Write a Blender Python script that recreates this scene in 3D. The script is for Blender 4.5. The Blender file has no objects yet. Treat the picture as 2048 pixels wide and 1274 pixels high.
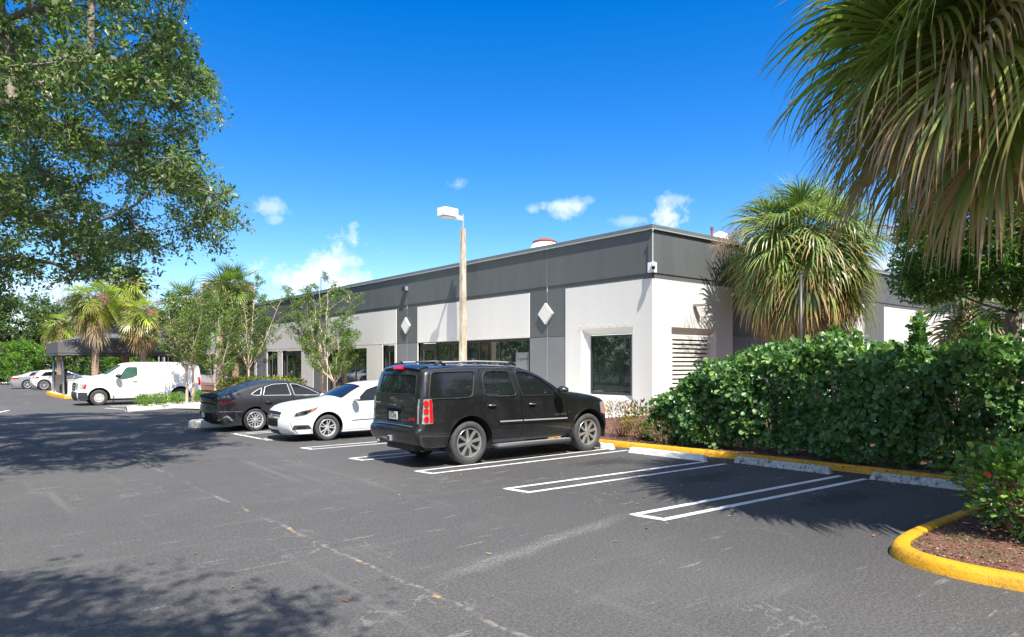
import bpy, bmesh, math, random
import numpy as np
from mathutils import Vector, Matrix
from mathutils.geometry import delaunay_2d_cdt

random.seed(7); RNG = np.random.default_rng(7)
C = bpy.context.scene.collection
scene = bpy.context.scene
R = math.radians

# ------------------------------------------------------------------ camera
FWD = (0.63296, 0.77418); RGT = (0.77418, -0.63296); EYE = 1.85; FPX = 1365.0
cam_d = bpy.data.cameras.new('camera'); cam = bpy.data.objects.new('camera', cam_d); C.objects.link(cam)
cam.location = (0, 0, EYE); cam.rotation_euler = (R(90), 0, R(-39.27))
cam_d.sensor_width = 36; cam_d.lens = 24.0; cam_d.shift_y = 91/2048
cam_d.clip_start = 0.1; cam_d.clip_end = 3000
scene.camera = cam

# ------------------------------------------------------------------ light
SUN = Vector((-0.215, -0.63, 1.0)).normalized()
sun_d = bpy.data.lights.new('sun', 'SUN'); sun = bpy.data.objects.new('sun', sun_d); C.objects.link(sun)
sun_d.energy = 4.9; sun_d.angle = R(0.5); sun_d.color = (1.0, 0.945, 0.865)
sun.rotation_euler = SUN.to_track_quat('Z', 'Y').to_euler(); sun.location = (0, 0, 40)
world = bpy.data.worlds.new('World'); scene.world = world; world.use_nodes = True
scene.view_settings.view_transform = 'Standard'; scene.view_settings.look = 'None'
scene.view_settings.exposure = 1.06; scene.view_settings.gamma = 1.0

def build_world():
    nt = world.node_tree; nt.nodes.clear(); N = nt.nodes.new; L = nt.links.new
    out = N('ShaderNodeOutputWorld'); bg = N('ShaderNodeBackground'); bg.inputs[1].default_value = 0.106
    sky = N('ShaderNodeTexSky'); sky.sky_type = 'NISHITA'; sky.sun_disc = False
    sky.sun_elevation = R(56.4); sky.sun_rotation = R(201.2)
    sky.air_density = 1.0; sky.dust_density = 0.3; sky.ozone_density = 3.0; sky.altitude = 0
    hs = N('ShaderNodeHueSaturation'); hs.inputs['Hue'].default_value = 0.511
    hs.inputs['Saturation'].default_value = 1.46; hs.inputs['Value'].default_value = 1.04
    L(sky.outputs[0], hs.inputs['Color'])
    tc = N('ShaderNodeTexCoord')
    noi = N('ShaderNodeTexNoise'); noi.inputs['Scale'].default_value = 21; noi.inputs['Detail'].default_value = 9
    noi.inputs['Roughness'].default_value = 0.68
    L(tc.outputs['Generated'], noi.inputs['Vector'])
    def math_(op, a, b=None):
        m = N('ShaderNodeMath'); m.operation = op
        for i, v in ((0, a), (1, b)):
            if v is None: continue
            if isinstance(v, (int, float)): m.inputs[i].default_value = v
            else: L(v, m.inputs[i])
        return m.outputs[0]
    def dot(vec):
        m = N('ShaderNodeVectorMath'); m.operation = 'DOT_PRODUCT'; m.inputs[1].default_value = vec
        L(tc.outputs['Generated'], m.inputs[0]); return m.outputs['Value']
    clouds = [(664,526,64,46,1),(622,556,72,30,1),(694,560,74,24,.9),(590,570,44,14,.6),(538,412,22,14,.45),(550,441,13,10,.35),
              (919,370,22,13,.3),(1130,412,42,18,.7),(1066,418,13,9,.35),(1334,434,28,28,.8),(1350,400,34,9,.4),(1266,441,36,8,.3),
              (60,585,160,26,.5),(1880,520,150,50,.6),(230,640,200,26,.5),(560,625,150,22,.55)]
    total = None
    for px, py, a, b, k in clouds:
        r = (px-1024)/FPX; u = (728-py)/FPX
        d = Vector((FWD[0]+r*RGT[0], FWD[1]+r*RGT[1], u)).normalized()
        rt = Vector((d.y, -d.x, 0)).normalized(); up = rt.cross(d)
        A = math_('MULTIPLY', dot(tuple(rt)), FPX/a*0.9); B = math_('MULTIPLY', dot(tuple(up)), FPX/b*0.9)
        q = math_('SQRT', math_('ADD', math_('MULTIPLY', A, A), math_('MULTIPLY', B, B)))
        f = math_('GREATER_THAN', dot(tuple(d)), 0.5)
        v = math_('MULTIPLY', math_('MAXIMUM', math_('SUBTRACT', 1.15, q), -2.0), f)
        n = math_('MULTIPLY', math_('SUBTRACT', noi.outputs['Fac'], 0.5), 4.6)
        v = math_('ADD', v, n)
        v = math_('MULTIPLY', math_('MINIMUM', math_('MAXIMUM', math_('MULTIPLY', v, 1.05), 0.0), 1.0), math_('MULTIPLY', f, k))
        total = v if total is None else math_('MAXIMUM', total, v)
    # unseen cloud added behind the viewpoint and overhead as neutral fill to lift shadows
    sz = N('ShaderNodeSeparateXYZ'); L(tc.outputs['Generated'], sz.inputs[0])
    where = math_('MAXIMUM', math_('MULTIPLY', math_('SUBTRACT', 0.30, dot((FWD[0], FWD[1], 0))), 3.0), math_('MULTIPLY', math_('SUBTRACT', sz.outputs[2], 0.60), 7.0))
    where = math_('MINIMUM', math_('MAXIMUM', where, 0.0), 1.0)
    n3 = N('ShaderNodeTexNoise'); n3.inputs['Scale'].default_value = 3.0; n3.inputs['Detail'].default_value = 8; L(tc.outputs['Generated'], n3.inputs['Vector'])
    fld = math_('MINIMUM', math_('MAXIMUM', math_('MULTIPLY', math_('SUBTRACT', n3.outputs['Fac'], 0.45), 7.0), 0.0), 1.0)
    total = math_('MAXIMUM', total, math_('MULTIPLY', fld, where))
    mix = N('ShaderNodeMix'); mix.data_type = 'RGBA'
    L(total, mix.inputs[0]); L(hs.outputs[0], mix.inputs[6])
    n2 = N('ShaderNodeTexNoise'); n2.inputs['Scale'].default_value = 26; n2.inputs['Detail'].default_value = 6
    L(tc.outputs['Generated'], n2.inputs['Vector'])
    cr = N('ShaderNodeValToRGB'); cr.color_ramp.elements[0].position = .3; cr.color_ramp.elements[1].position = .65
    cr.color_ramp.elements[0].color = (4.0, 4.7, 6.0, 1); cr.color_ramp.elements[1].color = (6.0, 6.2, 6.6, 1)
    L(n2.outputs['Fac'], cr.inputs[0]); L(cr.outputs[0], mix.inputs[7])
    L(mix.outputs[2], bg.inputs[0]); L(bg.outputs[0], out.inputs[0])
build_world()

# ------------------------------------------------------------------ helpers
def tag(o, label=None, cat=None, group=None, kind=None):
    if label: o['label'] = label
    if cat: o['category'] = cat
    if group: o['group'] = group
    if kind: o['kind'] = kind
    return o

def thing(name, label, cat, loc=(0, 0, 0), rz=0, group=None):
    o = bpy.data.objects.new(name, None); C.objects.link(o); o.location = loc; o.rotation_euler = (0, 0, rz)
    o.empty_display_size = .3
    return tag(o, label, cat, group)

def obj(name, V, F, mats, parent=None, smooth=False, mi=None, col=None, bevel=0, label=None):
    me = bpy.data.meshes.new(name)
    V = np.asarray(V, dtype=np.float32)
    if isinstance(F, np.ndarray):
        n, k = F.shape
        me.vertices.add(len(V)); me.vertices.foreach_set('co', V.ravel())
        me.loops.add(n*k); me.loops.foreach_set('vertex_index', F.astype(np.int32).ravel())
        me.polygons.add(n); me.polygons.foreach_set('loop_start', np.arange(0, n*k, k, dtype=np.int32))
        try: me.polygons.foreach_set('loop_total', np.full(n, k, dtype=np.int32))
        except Exception: pass
        me.update(calc_edges=True)
    else:
        me.from_pydata([tuple(map(float, v)) for v in V], [], [tuple(int(i) for i in f) for f in F]); me.update()
    if not isinstance(mats, (list, tuple)): mats = [mats]
    for m in mats: me.materials.append(m)
    if mi is not None: me.polygons.foreach_set('material_index', np.asarray(mi, dtype=np.int32))
    if smooth: me.polygons.foreach_set('use_smooth', np.ones(len(me.polygons), dtype=bool))
    if col is not None:
        a = me.attributes.new('Col', 'FLOAT_COLOR', 'POINT')
        c = np.ones((len(V), 4), dtype=np.float32); c[:, :3] = col; a.data.foreach_set('color', c.ravel())
    o = bpy.data.objects.new(name, me); C.objects.link(o)
    if parent is not None: o.parent = parent
    if bevel:
        b = o.modifiers.new('bevel', 'BEVEL'); b.width = bevel; b.segments = 2; b.limit_method = 'ANGLE'; b.angle_limit = R(40)
    if label: o['label'] = label
    return o

class MB:
    def __init__(s): s.V = []; s.F = []; s.M = []
    def add(s, V, F, m=0):
        b = len(s.V); s.V += [tuple(v) for v in V]; s.F += [tuple(b+i for i in f) for f in F]; s.M += [m]*len(F); return s
    def box(s, x0, x1, y0, y1, z0, z1, m=0):
        V = [(x0,y0,z0),(x1,y0,z0),(x1,y1,z0),(x0,y1,z0),(x0,y0,z1),(x1,y0,z1),(x1,y1,z1),(x0,y1,z1)]
        return s.add(V, [(0,3,2,1),(4,5,6,7),(0,1,5,4),(1,2,6,5),(2,3,7,6),(3,0,4,7)], m)
    def tube(s, P, r, n=8, m=0, cap=True):
        P = [Vector(p) for p in P]
        if not isinstance(r, (list, tuple)): r = [r]*len(P)
        V = []; up = None
        for i, p in enumerate(P):
            d = (P[min(i+1, len(P)-1)]-P[max(i-1, 0)])
            if d.length < 1e-9: d = Vector((0, 0, 1))
            d.normalize()
            if up is None: up = d.orthogonal().normalized()
            else:
                up = up - d*up.dot(d); up = up.normalized() if up.length > 1e-6 else d.orthogonal().normalized()
            q = d.cross(up)
            for k in range(n):
                a = 2*math.pi*k/n; V.append(p+(up*math.cos(a)+q*math.sin(a))*r[i])
        F = []
        for i in range(len(P)-1):
            for k in range(n):
                a = i*n+k; b = i*n+(k+1) % n; F.append((a, b, b+n, a+n))
        if cap: F.append(tuple(range(n))[::-1]); F.append(tuple(range((len(P)-1)*n, len(P)*n)))
        return s.add(V, F, m)
    def lathe(s, prof, n=32, m=0, axis='y', origin=(0, 0, 0), closed=False):
        # prof: list of (radius, offset along the axis)
        V = []; ox, oy, oz = origin
        for r, h in prof:
            for k in range(n):
                a = 2*math.pi*k/n; c, t = math.cos(a)*r, math.sin(a)*r
                V.append({'y': (ox+c, oy+h, oz+t), 'z': (ox+c, oy+t, oz+h), 'x': (ox+h, oy+c, oz+t)}[axis])
        F = []; M_ = len(prof)
        for i in range(M_ if closed else M_-1):
            j = (i+1) % M_
            for k in range(n):
                k2 = (k+1) % n; F.append((i*n+k, i*n+k2, j*n+k2, j*n+k))
        return s.add(V, F, m)
    def prism(s, poly, z0, z1, m=0):
        n = len(poly); V = [(x, y, z0) for x, y in poly]+[(x, y, z1) for x, y in poly]
        F = [tuple(range(n))[::-1], tuple(range(n, 2*n))]+[(i, (i+1) % n, n+(i+1) % n, n+i) for i in range(n)]
        return s.add(V, F, m)
    def build(s, name, mats, parent=None, smooth=False, bevel=0, fix=True, label=None):
        o = obj(name, s.V, s.F, mats, parent, smooth, s.M, bevel=bevel, label=label)
        if fix:
            bm = bmesh.new(); bm.from_mesh(o.data); bmesh.ops.recalc_face_normals(bm, faces=bm.faces); bm.to_mesh(o.data); bm.free()
        return o

def auto_smooth(o, ang=35):
    me = o.data; bm = bmesh.new(); bm.from_mesh(me)
    for f in bm.faces: f.smooth = True
    for e in bm.edges:
        if len(e.link_faces) != 2 or e.calc_face_angle(0) > R(ang): e.smooth = False
    bm.to_mesh(me); bm.free(); return o

# ------------------------------------------------------------------ materials
def mat(name, col=(.5, .5, .5), rough=.6, metal=0, spec=.5, coat=0, noise=None, bump=None, ior=None, trans=0, emit=None, coatr=.03):
    m = bpy.data.materials.new(name); m.use_nodes = True; nt = m.node_tree; N = nt.nodes.new; L = nt.links.new
    b = nt.nodes['Principled BSDF']
    b.inputs['Base Color'].default_value = (*col, 1); b.inputs['Roughness'].default_value = rough
    b.inputs['Metallic'].default_value = metal; b.inputs['Specular IOR Level'].default_value = spec
    if coat: b.inputs['Coat Weight'].default_value = coat; b.inputs['Coat Roughness'].default_value = coatr
    if ior: b.inputs['IOR'].default_value = ior
    if trans: b.inputs['Transmission Weight'].default_value = trans
    tc = N('ShaderNodeTexCoord')
    if noise:   # (scale, colour2, lo, hi[, stretch])
        n = N('ShaderNodeTexNoise'); n.inputs['Scale'].default_value = noise[0]; n.inputs['Detail'].default_value = 8
        n.inputs['Roughness'].default_value = .65
        src = tc.outputs['Object']
        if len(noise) > 4:
            mp = N('ShaderNodeMapping'); mp.inputs['Scale'].default_value = noise[4]; L(src, mp.inputs[0]); src = mp.outputs[0]
        L(src, n.inputs['Vector'])
        r = N('ShaderNodeValToRGB'); r.color_ramp.elements[0].position = noise[2]; r.color_ramp.elements[1].position = noise[3]
        r.color_ramp.elements[0].color = (*col, 1); r.color_ramp.elements[1].color = (*noise[1], 1)
        L(n.outputs['Fac'], r.inputs[0]); L(r.outputs[0], b.inputs['Base Color'])
    if bump:   # (scale, strength, distance)
        n = N('ShaderNodeTexNoise'); n.inputs['Scale'].default_value = bump[0]; n.inputs['Detail'].default_value = 6
        L(tc.outputs['Object'], n.inputs['Vector'])
        bp = N('ShaderNodeBump'); bp.inputs['Strength'].default_value = bump[1]; bp.inputs['Distance'].default_value = bump[2]
        L(n.outputs['Fac'], bp.inputs['Height']); L(bp.outputs[0], b.inputs['Normal'])
    return m

def leafmat(name, rough=.42, transl=.25, tint=(1, 1, 1)):
    m = bpy.data.materials.new(name); m.use_nodes = True; nt = m.node_tree; N = nt.nodes.new; L = nt.links.new
    b = nt.nodes['Principled BSDF']; out = nt.nodes['Material Output']
    at = N('ShaderNodeAttribute'); at.attribute_name = 'Col'
    L(at.outputs['Color'], b.inputs['Base Color']); b.inputs['Roughness'].default_value = rough
    tr = N('ShaderNodeBsdfTranslucent'); mu = N('ShaderNodeMix'); mu.data_type = 'RGBA'; mu.blend_type = 'MULTIPLY'
    mu.inputs[0].default_value = 1; mu.inputs[7].default_value = (1.6*tint[0], 1.9*tint[1], .9*tint[2], 1)
    L(at.outputs['Color'], mu.inputs[6]); L(mu.outputs[2], tr.inputs['Color'])
    mx = N('ShaderNodeMixShader'); mx.inputs[0].default_value = transl
    L(b.outputs[0], mx.inputs[1]); L(tr.outputs[0], mx.inputs[2]); L(mx.outputs[0], out.inputs['Surface'])
    return m

def asphalt_mat():
    m = bpy.data.materials.new('asphalt'); m.use_nodes = True; nt = m.node_tree; N = nt.nodes.new; L = nt.links.new
    b = nt.nodes['Principled BSDF']; geo = N('ShaderNodeNewGeometry'); P = geo.outputs['Position']
    def noise(scale, detail=6, rough=.6, stretch=None, dist=0):
        n = N('ShaderNodeTexNoise'); n.inputs['Scale'].default_value = scale; n.inputs['Detail'].default_value = detail
        n.inputs['Roughness'].default_value = rough; n.inputs['Distortion'].default_value = dist
        if stretch:
            mp = N('ShaderNodeMapping'); mp.inputs['Scale'].default_value = stretch[:3]; mp.inputs['Rotation'].default_value = (0, 0, stretch[3])
            L(P, mp.inputs[0]); L(mp.outputs[0], n.inputs['Vector'])
        else: L(P, n.inputs['Vector'])
        return n.outputs['Fac']
    def ramp(f, p0, p1, c0=0., c1=1.):
        r = N('ShaderNodeMapRange'); r.inputs[1].default_value = p0; r.inputs[2].default_value = p1
        r.inputs[3].default_value = c0; r.inputs[4].default_value = c1; L(f, r.inputs[0]); return r.outputs[0]
    def mth(op, a, c=None):
        q = N('ShaderNodeMath'); q.operation = op
        for i, v in ((0, a), (1, c)):
            if v is None: continue
            if isinstance(v, (int, float)): q.inputs[i].default_value = v
            else: L(v, q.inputs[i])
        return q.outputs[0]
    def mixc(fac, a, c):
        q = N('ShaderNodeMix'); q.data_type = 'RGBA'
        L(fac, q.inputs[0])
        for i, v in ((6, a), (7, c)):
            if isinstance(v, tuple): q.inputs[i].default_value = (*v, 1)
            else: L(v, q.inputs[i])
        return q.outputs[2]
    sep = N('ShaderNodeSeparateXYZ'); L(P, sep.inputs[0]); X, Y = sep.outputs[0], sep.outputs[1]
    large = noise(.22, 4); mid = noise(1.3, 6, .65); streak = noise(1.0, 5, .6, (.35, 2.2, 1, .35)); fine = noise(34, 4, .85); grit = noise(95, 2, .9)
    # the resealed stall side is darker and smoother than the worn driving lane
    wob = mth('MULTIPLY', mth('SUBTRACT', mid, .5), 1.6)
    stall = ramp(mth('ADD', X, wob), 5.2, 7.4)
    c = mixc(ramp(large, .3, .7), (.052, .0505, .049), (.078, .076, .073))
    c = mixc(ramp(mid, .35, .75, 0, .55), c, (.088, .086, .084))
    c = mixc(mth('MULTIPLY', ramp(streak, .58, .78), .5), c, (.13, .127, .12))
    c = mixc(mth('MULTIPLY', stall, .72), c, (.036, .035, .035))
    patch = noise(2.4, 3, .5, (.5, 3.4, 1, .12))
    c = mixc(mth('MULTIPLY', ramp(patch, .65, .71), mth('MULTIPLY', ramp(fine, .4, .6), .6)), c, (.30, .29, .27))
    c = mixc(mth('MULTIPLY', ramp(fine, .50, .66), .55), c, (.15, .146, .138))
    c = mixc(mth('MULTIPLY', ramp(grit, .59, .70), .75), c, (.34, .33, .31))
    c = mixc(mth('MULTIPLY', ramp(fine, .48, .34), .65), c, (.016, .016, .016))
    # hairline cracks
    vo = N('ShaderNodeTexVoronoi'); vo.feature = 'DISTANCE_TO_EDGE'; vo.inputs['Scale'].default_value = .55
    wv = N('ShaderNodeMix'); wv.data_type = 'RGBA'; wv.inputs[0].default_value = .12
    nn = N('ShaderNodeTexNoise'); nn.inputs['Scale'].default_value = 2.2; nn.inputs['Detail'].default_value = 5; L(P, nn.inputs['Vector'])
    L(P, wv.inputs[6]); L(nn.outputs['Color'], wv.inputs[7]); 
    ad = N('ShaderNodeVectorMath'); ad.operation = 'ADD'; L(P, ad.inputs[0]); 
    sc = N('ShaderNodeVectorMath'); sc.operation = 'SCALE'; sc.inputs['Scale'].default_value = 1.1; L(nn.outputs['Color'], sc.inputs[0])
    L(sc.outputs[0], ad.inputs[1]); L(ad.outputs[0], vo.inputs['Vector'])
    crk = mth('MULTIPLY', ramp(vo.outputs['Distance'], .007, .002), ramp(noise(.5, 2), .50, .60))
    c = mixc(mth('MULTIPLY', crk, .42), c, (.24, .23, .22))
    tr_ = noise(.8, 4, .6, (2.6, .16, 1, 0)); c = mixc(mth('MULTIPLY', mth('MULTIPLY', ramp(tr_, .60, .68), ramp(X, 6.0, 4.6)), .35), c, (.15, .147, .14))
    c = mixc(mth('MULTIPLY', ramp(noise(.9, 5, .7), .62, .50), .0), c, (.02, .02, .02))
    # the old paint and patched joint running down the lane
    j = mth('ABSOLUTE', mth('SUBTRACT', mth('ADD', X, mth('MULTIPLY', mth('SUBTRACT', noise(1.5, 4), .5), .22)), mth('SUBTRACT', 3.09, mth('MULTIPLY', Y, .025))))
    jl = mth('MULTIPLY', ramp(j, .035, .012), mth('MULTIPLY', ramp(Y, 22., 15.), ramp(noise(1.9, 3), .42, .56)))
    jl = mth('MULTIPLY', jl, ramp(noise(14, 4), .42, .55))
    c = mixc(mth('MULTIPLY', jl, .42), c, (.34, .32, .29))
    jy = mth('MULTIPLY', mth('MULTIPLY', jl, .8), ramp(noise(2.1, 2), .58, .63))
    c = mixc(jy, c, (.55, .30, .06))
    stn = mth('MULTIPLY', ramp(noise(1.1, 5, .7), .70, .74), .6)
    c = mixc(stn, c, (.012, .012, .013))
    # oil drips where engines stand in the bays, and an old pale scuff sweeping into the lane
    fr = mth('MULTIPLY', mth('SUBTRACT', mth('FRACT', mth('DIVIDE', mth('ADD', Y, 7.8), 2.22)), .5), 6.2)
    ux = mth('MULTIPLY', mth('SUBTRACT', X, 9.5), 1.1)
    oil = mth('SQRT', mth('ADD', mth('MULTIPLY', fr, fr), mth('MULTIPLY', ux, ux)))
    oil = ramp(mth('ADD', oil, mth('MULTIPLY', mth('SUBTRACT', noise(5, 6, .7), .5), 3.2)), 1.05, .45)
    c = mixc(mth('MULTIPLY', oil, .6), c, (.012, .0115, .011))
    sw = mth('ABSOLUTE', mth('SUBTRACT', mth('ADD', Y, mth('MULTIPLY', mth('SUBTRACT', mid, .5), .35)), mth('ADD', 4.25, mth('MULTIPLY', X, .21))))
    sw = mth('MULTIPLY', mth('MULTIPLY', ramp(sw, .16, .03), ramp(X, 3.1, 3.6)), mth('MULTIPLY', ramp(X, 6.6, 5.8), ramp(fine, .42, .58)))
    c = mixc(mth('MULTIPLY', sw, .42), c, (.26, .255, .24))
    L(c, b.inputs['Base Color']); b.inputs['Roughness'].default_value = .82; b.inputs['Specular IOR Level'].default_value = .35
    h = mth('ADD', mth('MULTIPLY', fine, .6), mth('MULTIPLY', grit, .5))
    h = mth('SUBTRACT', h, mth('MULTIPLY', crk, .6))
    bp = N('ShaderNodeBump'); bp.inputs['Strength'].default_value = .75; bp.inputs['Distance'].default_value = .007
    L(h, bp.inputs['Height']); L(bp.outputs[0], b.inputs['Normal'])
    return m

def worn_paint(name, col, under, sc=6, lo=.62, hi=.68, dirt=(.05, .045, .03), rough=.6, stretch=(1, 1, 1), grime=.55):
    m = bpy.data.materials.new(name); m.use_nodes = True; nt = m.node_tree; N = nt.nodes.new; L = nt.links.new
    b = nt.nodes['Principled BSDF']; tc = N('ShaderNodeTexCoord'); mp = N('ShaderNodeMapping'); mp.inputs['Scale'].default_value = stretch
    L(tc.outputs['Object'], mp.inputs[0])
    def nz(s, d=8, r=.7):
        n = N('ShaderNodeTexNoise'); n.inputs['Scale'].default_value = s; n.inputs['Detail'].default_value = d; n.inputs['Roughness'].default_value = r
        L(mp.outputs[0], n.inputs['Vector']); return n.outputs['Fac']
    def rp(f, a, c):
        r = N('ShaderNodeMapRange'); r.inputs[1].default_value = a; r.inputs[2].default_value = c; L(f, r.inputs[0]); return r.outputs[0]
    def mx(f, a, c, k=1.):
        q = N('ShaderNodeMix'); q.data_type = 'RGBA'
        t = N('ShaderNodeMath'); t.operation = 'MULTIPLY'; t.inputs[1].default_value = k; L(f, t.inputs[0]); L(t.outputs[0], q.inputs[0])
        for i, v in ((6, a), (7, c)):
            if isinstance(v, tuple): q.inputs[i].default_value = (*v, 1)
            else: L(v, q.inputs[i])
        return q.outputs[2]
    dark = tuple(x*.72 for x in col)
    c = mx(rp(nz(2.5, 5), .35, .7), col, dark)
    c = mx(rp(nz(sc), lo, hi), c, under)
    c = mx(rp(nz(sc*2.3, 9, .8), lo-.04, hi+.06), c, dirt, grime)
    L(c, b.inputs['Base Color']); b.inputs['Roughness'].default_value = rough
    bp = N('ShaderNodeBump'); bp.inputs['Strength'].default_value = .8; bp.inputs['Distance'].default_value = .012
    L(nz(35, 6), bp.inputs['Height']); L(bp.outputs[0], b.inputs['Normal'])
    return m

M = {}
M['asphalt'] = asphalt_mat()
M['line'] = worn_paint('line_paint', (.72, .72, .71), (.12, .12, .12), sc=9, lo=.60, hi=.68, dirt=(.25, .25, .25), rough=.7)
M['yellow'] = worn_paint('yellow_kerb_paint', (.66, .335, .006), (.20, .13, .05), sc=7, lo=.58, hi=.64, dirt=(.045, .035, .018), rough=.6, grime=.85)
M['whitestop'] = worn_paint('white_stop_paint', (.78, .78, .77), (.38, .36, .34), sc=14, lo=.64, hi=.70, dirt=(.12, .12, .12))
M['greystop'] = worn_paint('worn_stop_paint', (.56, .56, .56), (.13, .125, .12), sc=9, lo=.52, hi=.60, dirt=(.03, .03, .03), grime=.85)
M['concrete'] = mat('pale_concrete', (.58, .55, .50), .85, noise=(3, (.70, .67, .62), .3, .7), bump=(60, .3, .004))
M['concrete_old'] = mat('old_concrete', (.50, .46, .39), .85, noise=(5, (.66, .62, .55), .3, .7), bump=(60, .4, .006))
M['pole'] = worn_paint('aggregate_concrete', (.47, .39, .28), (.62, .57, .48), sc=5, lo=.45, hi=.62, dirt=(.12, .09, .06), rough=.9, stretch=(1, 1, .18), grime=.6)
M['mulch'] = mat('mulch', (.095, .040, .024), .95, noise=(22, (.20, .105, .07), .35, .7, (1, 2.5, 1)), bump=(45, 1.0, .03))
M['dkwall'] = mat('dark_grey_stucco', (.080, .088, .086), .75, noise=(1.3, (.100, .109, .106), .35, .7, (1, 1, .25)), bump=(90, .12, .003))
M['mdwall'] = mat('mid_grey_stucco', (.145, .15, .155), .75, noise=(1.6, (.17, .175, .18), .3, .75), bump=(90, .12, .003))
M['ltwall'] = mat('light_grey_stucco', (.62, .608, .565), .8, noise=(1.1, (.585, .575, .54), .40, .75, (1, 1, .22)), bump=(80, .12, .003))
M['coping'] = mat('coping_metal', (.115, .13, .125), .45, noise=(2, (.15, .165, .16), .3, .7))
M['copinglip'] = mat('coping_lip', (.33, .37, .35), .45)
M['joint'] = mat('joint_sealant', (.50, .52, .51), .7)
M['frame'] = mat('bronze_frame', (.05, .048, .05), .4, .3)
M['glass'] = mat('tinted_glass', (.012, .022, .017), .015, ior=2.0, bump=(.7, .06, .02))
M['carglass'] = mat('car_glass', (.010, .012, .013), .02, ior=1.55, coat=.0)
M['greenglass'] = mat('green_car_glass', (.03, .09, .06), .03, ior=1.6)
M['offwhite'] = mat('cream_enamel', (.74, .71, .64), .5, noise=(4, (.64, .61, .54), .4, .8))
M['dkslot'] = mat('louvre_shade_screen', (.11, .095, .08), .9)
M['whitemetal'] = mat('white_painted_metal', (.78, .78, .77), .35)
M['steel'] = mat('galvanised_post', (.48, .49, .50), .4, .6)
M['lens'] = mat('lamp_lens', (.42, .38, .28), .3)
M['black'] = mat('black_plastic', (.018, .018, .02), .5)
M['roof'] = mat('roof_gravel', (.4, .39, .37), .95)
M['canvas'] = mat('charcoal_canvas', (.105, .102, .105), .8, noise=(2.5, (.135, .132, .135), .35, .7), bump=(9, .25, .02))
M['redtrim'] = mat('rusty_red_rim', (.30, .05, .035), .7, noise=(9, (.18, .08, .05), .4, .6))
M['barkoak'] = mat('oak_bark', (.16, .13, .105), .95, noise=(9, (.30, .26, .21), .4, .7, (1, 1, .25)), bump=(16, .9, .03))
M['barkmyrtle'] = mat('smooth_myrtle_bark', (.44, .31, .22), .7, noise=(6, (.62, .52, .42), .4, .65, (1, 1, .3)), bump=(20, .2, .01))
M['barkpalm'] = mat('palm_bark', (.27, .155, .105), .95, noise=(7, (.42, .31, .24), .4, .65, (1, 1, 1.8)), bump=(14, 1.0, .05))
M['leaf'] = leafmat('leaf', .40, .40); M['gloss'] = leafmat('glossy_leaf', .36, .20); M['frond'] = leafmat('frond', .36, .26)
M['flowers'] = leafmat('dry_flower', .8, .1)
M['stem'] = mat('woody_stem', (.20, .13, .09), .9)
M['noticepaper'] = mat('glass_dimmed_notice', (.16, .17, .17), .15)  # white sheet painted grey to imitate the glass reflection dimming it
M['tyre'] = mat('tyre_rubber', (.040, .040, .042), .78, noise=(12, (.065, .064, .063), .4, .7), bump=(70, .35, .004))
M['chrome'] = mat('bright_alloy', (.58, .58, .57), .30, .8)
M['alloy'] = mat('silver_alloy', (.62, .62, .62), .38, .5)
M['chrometrim'] = mat('chrome_trim', (.75, .75, .75), .12, 1.0)
M['hubdark'] = mat('brake_parts', (.035, .033, .032), .6, .3)
M['steelwheel'] = mat('steel_wheel_paint', (.62, .60, .56), .5, .2)
M['red'] = mat('red_lens', (.50, .008, .010), .12, coat=1)
M['amber'] = mat('amber_lens', (.75, .20, .01), .15, coat=1)
M['clearlens'] = mat('clear_lens', (.55, .56, .57), .08, .55, coat=1)
M['dkplastic'] = mat('grey_plastic', (.045, .047, .05), .55, bump=(120, .2, .002))
M['under'] = mat('underbody', (.008, .008, .008), .9)
M['plate'] = mat('number_plate', (.62, .64, .60), .4)
M['plategreen'] = mat('plate_lettering', (.03, .16, .08), .5); M['plateorange'] = mat('plate_orange', (.75, .22, .03), .5)
M['badgered'] = mat('badge_red', (.50, .03, .04), .3, .4)
M['blackpaint'] = mat('black_car_paint', (.0095, .0095, .010), .34, .0, coat=.9, coatr=.05, noise=(2.2, (.022, .0215, .021), .45, .75))
M['greypaint'] = mat('dark_grey_metallic', (.036, .036, .038), .38, .35, coat=.3, coatr=.08)
M['whitepaint'] = mat('white_car_paint', (.80, .80, .80), .35, 0, coat=1)
M['vanpaint'] = mat('white_van_paint', (.82, .82, .81), .4, 0, coat=.6)
M['silverpaint'] = mat('silver_paint', (.42, .44, .46), .3, .5, coat=1)

# ------------------------------------------------------------------ vehicles: charts over a side view and over the swept top
def chaikin(P, it=2):
    P = np.asarray(P, float)
    for _ in range(it):
        Q = [P[0]]
        for a, b in zip(P[:-1], P[1:]): Q += [a*.75+b*.25, a*.25+b*.75]
        Q.append(P[-1]); P = np.array(Q)
    return P
def resample(P, d):
    P = np.asarray(P, float); out = [P[0]]
    for a, b in zip(P[:-1], P[1:]):
        n = max(1, int(math.ceil(np.linalg.norm((b-a)[:2])/d)))
        for i in range(1, n+1): out.append(a+(b-a)*i/n)
    return np.array(out)
def inside(pts, poly):
    x, y = pts[:, 0], pts[:, 1]; c = np.zeros(len(pts), bool); n = len(poly)
    for i in range(n):
        x1, y1 = poly[i]; x2, y2 = poly[(i+1) % n]
        if y1 == y2: continue
        t = ((y1 > y) != (y2 > y)) & (x < (x2-x1)*(y-y1)/(y2-y1)+x1); c ^= t
    return c
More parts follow.
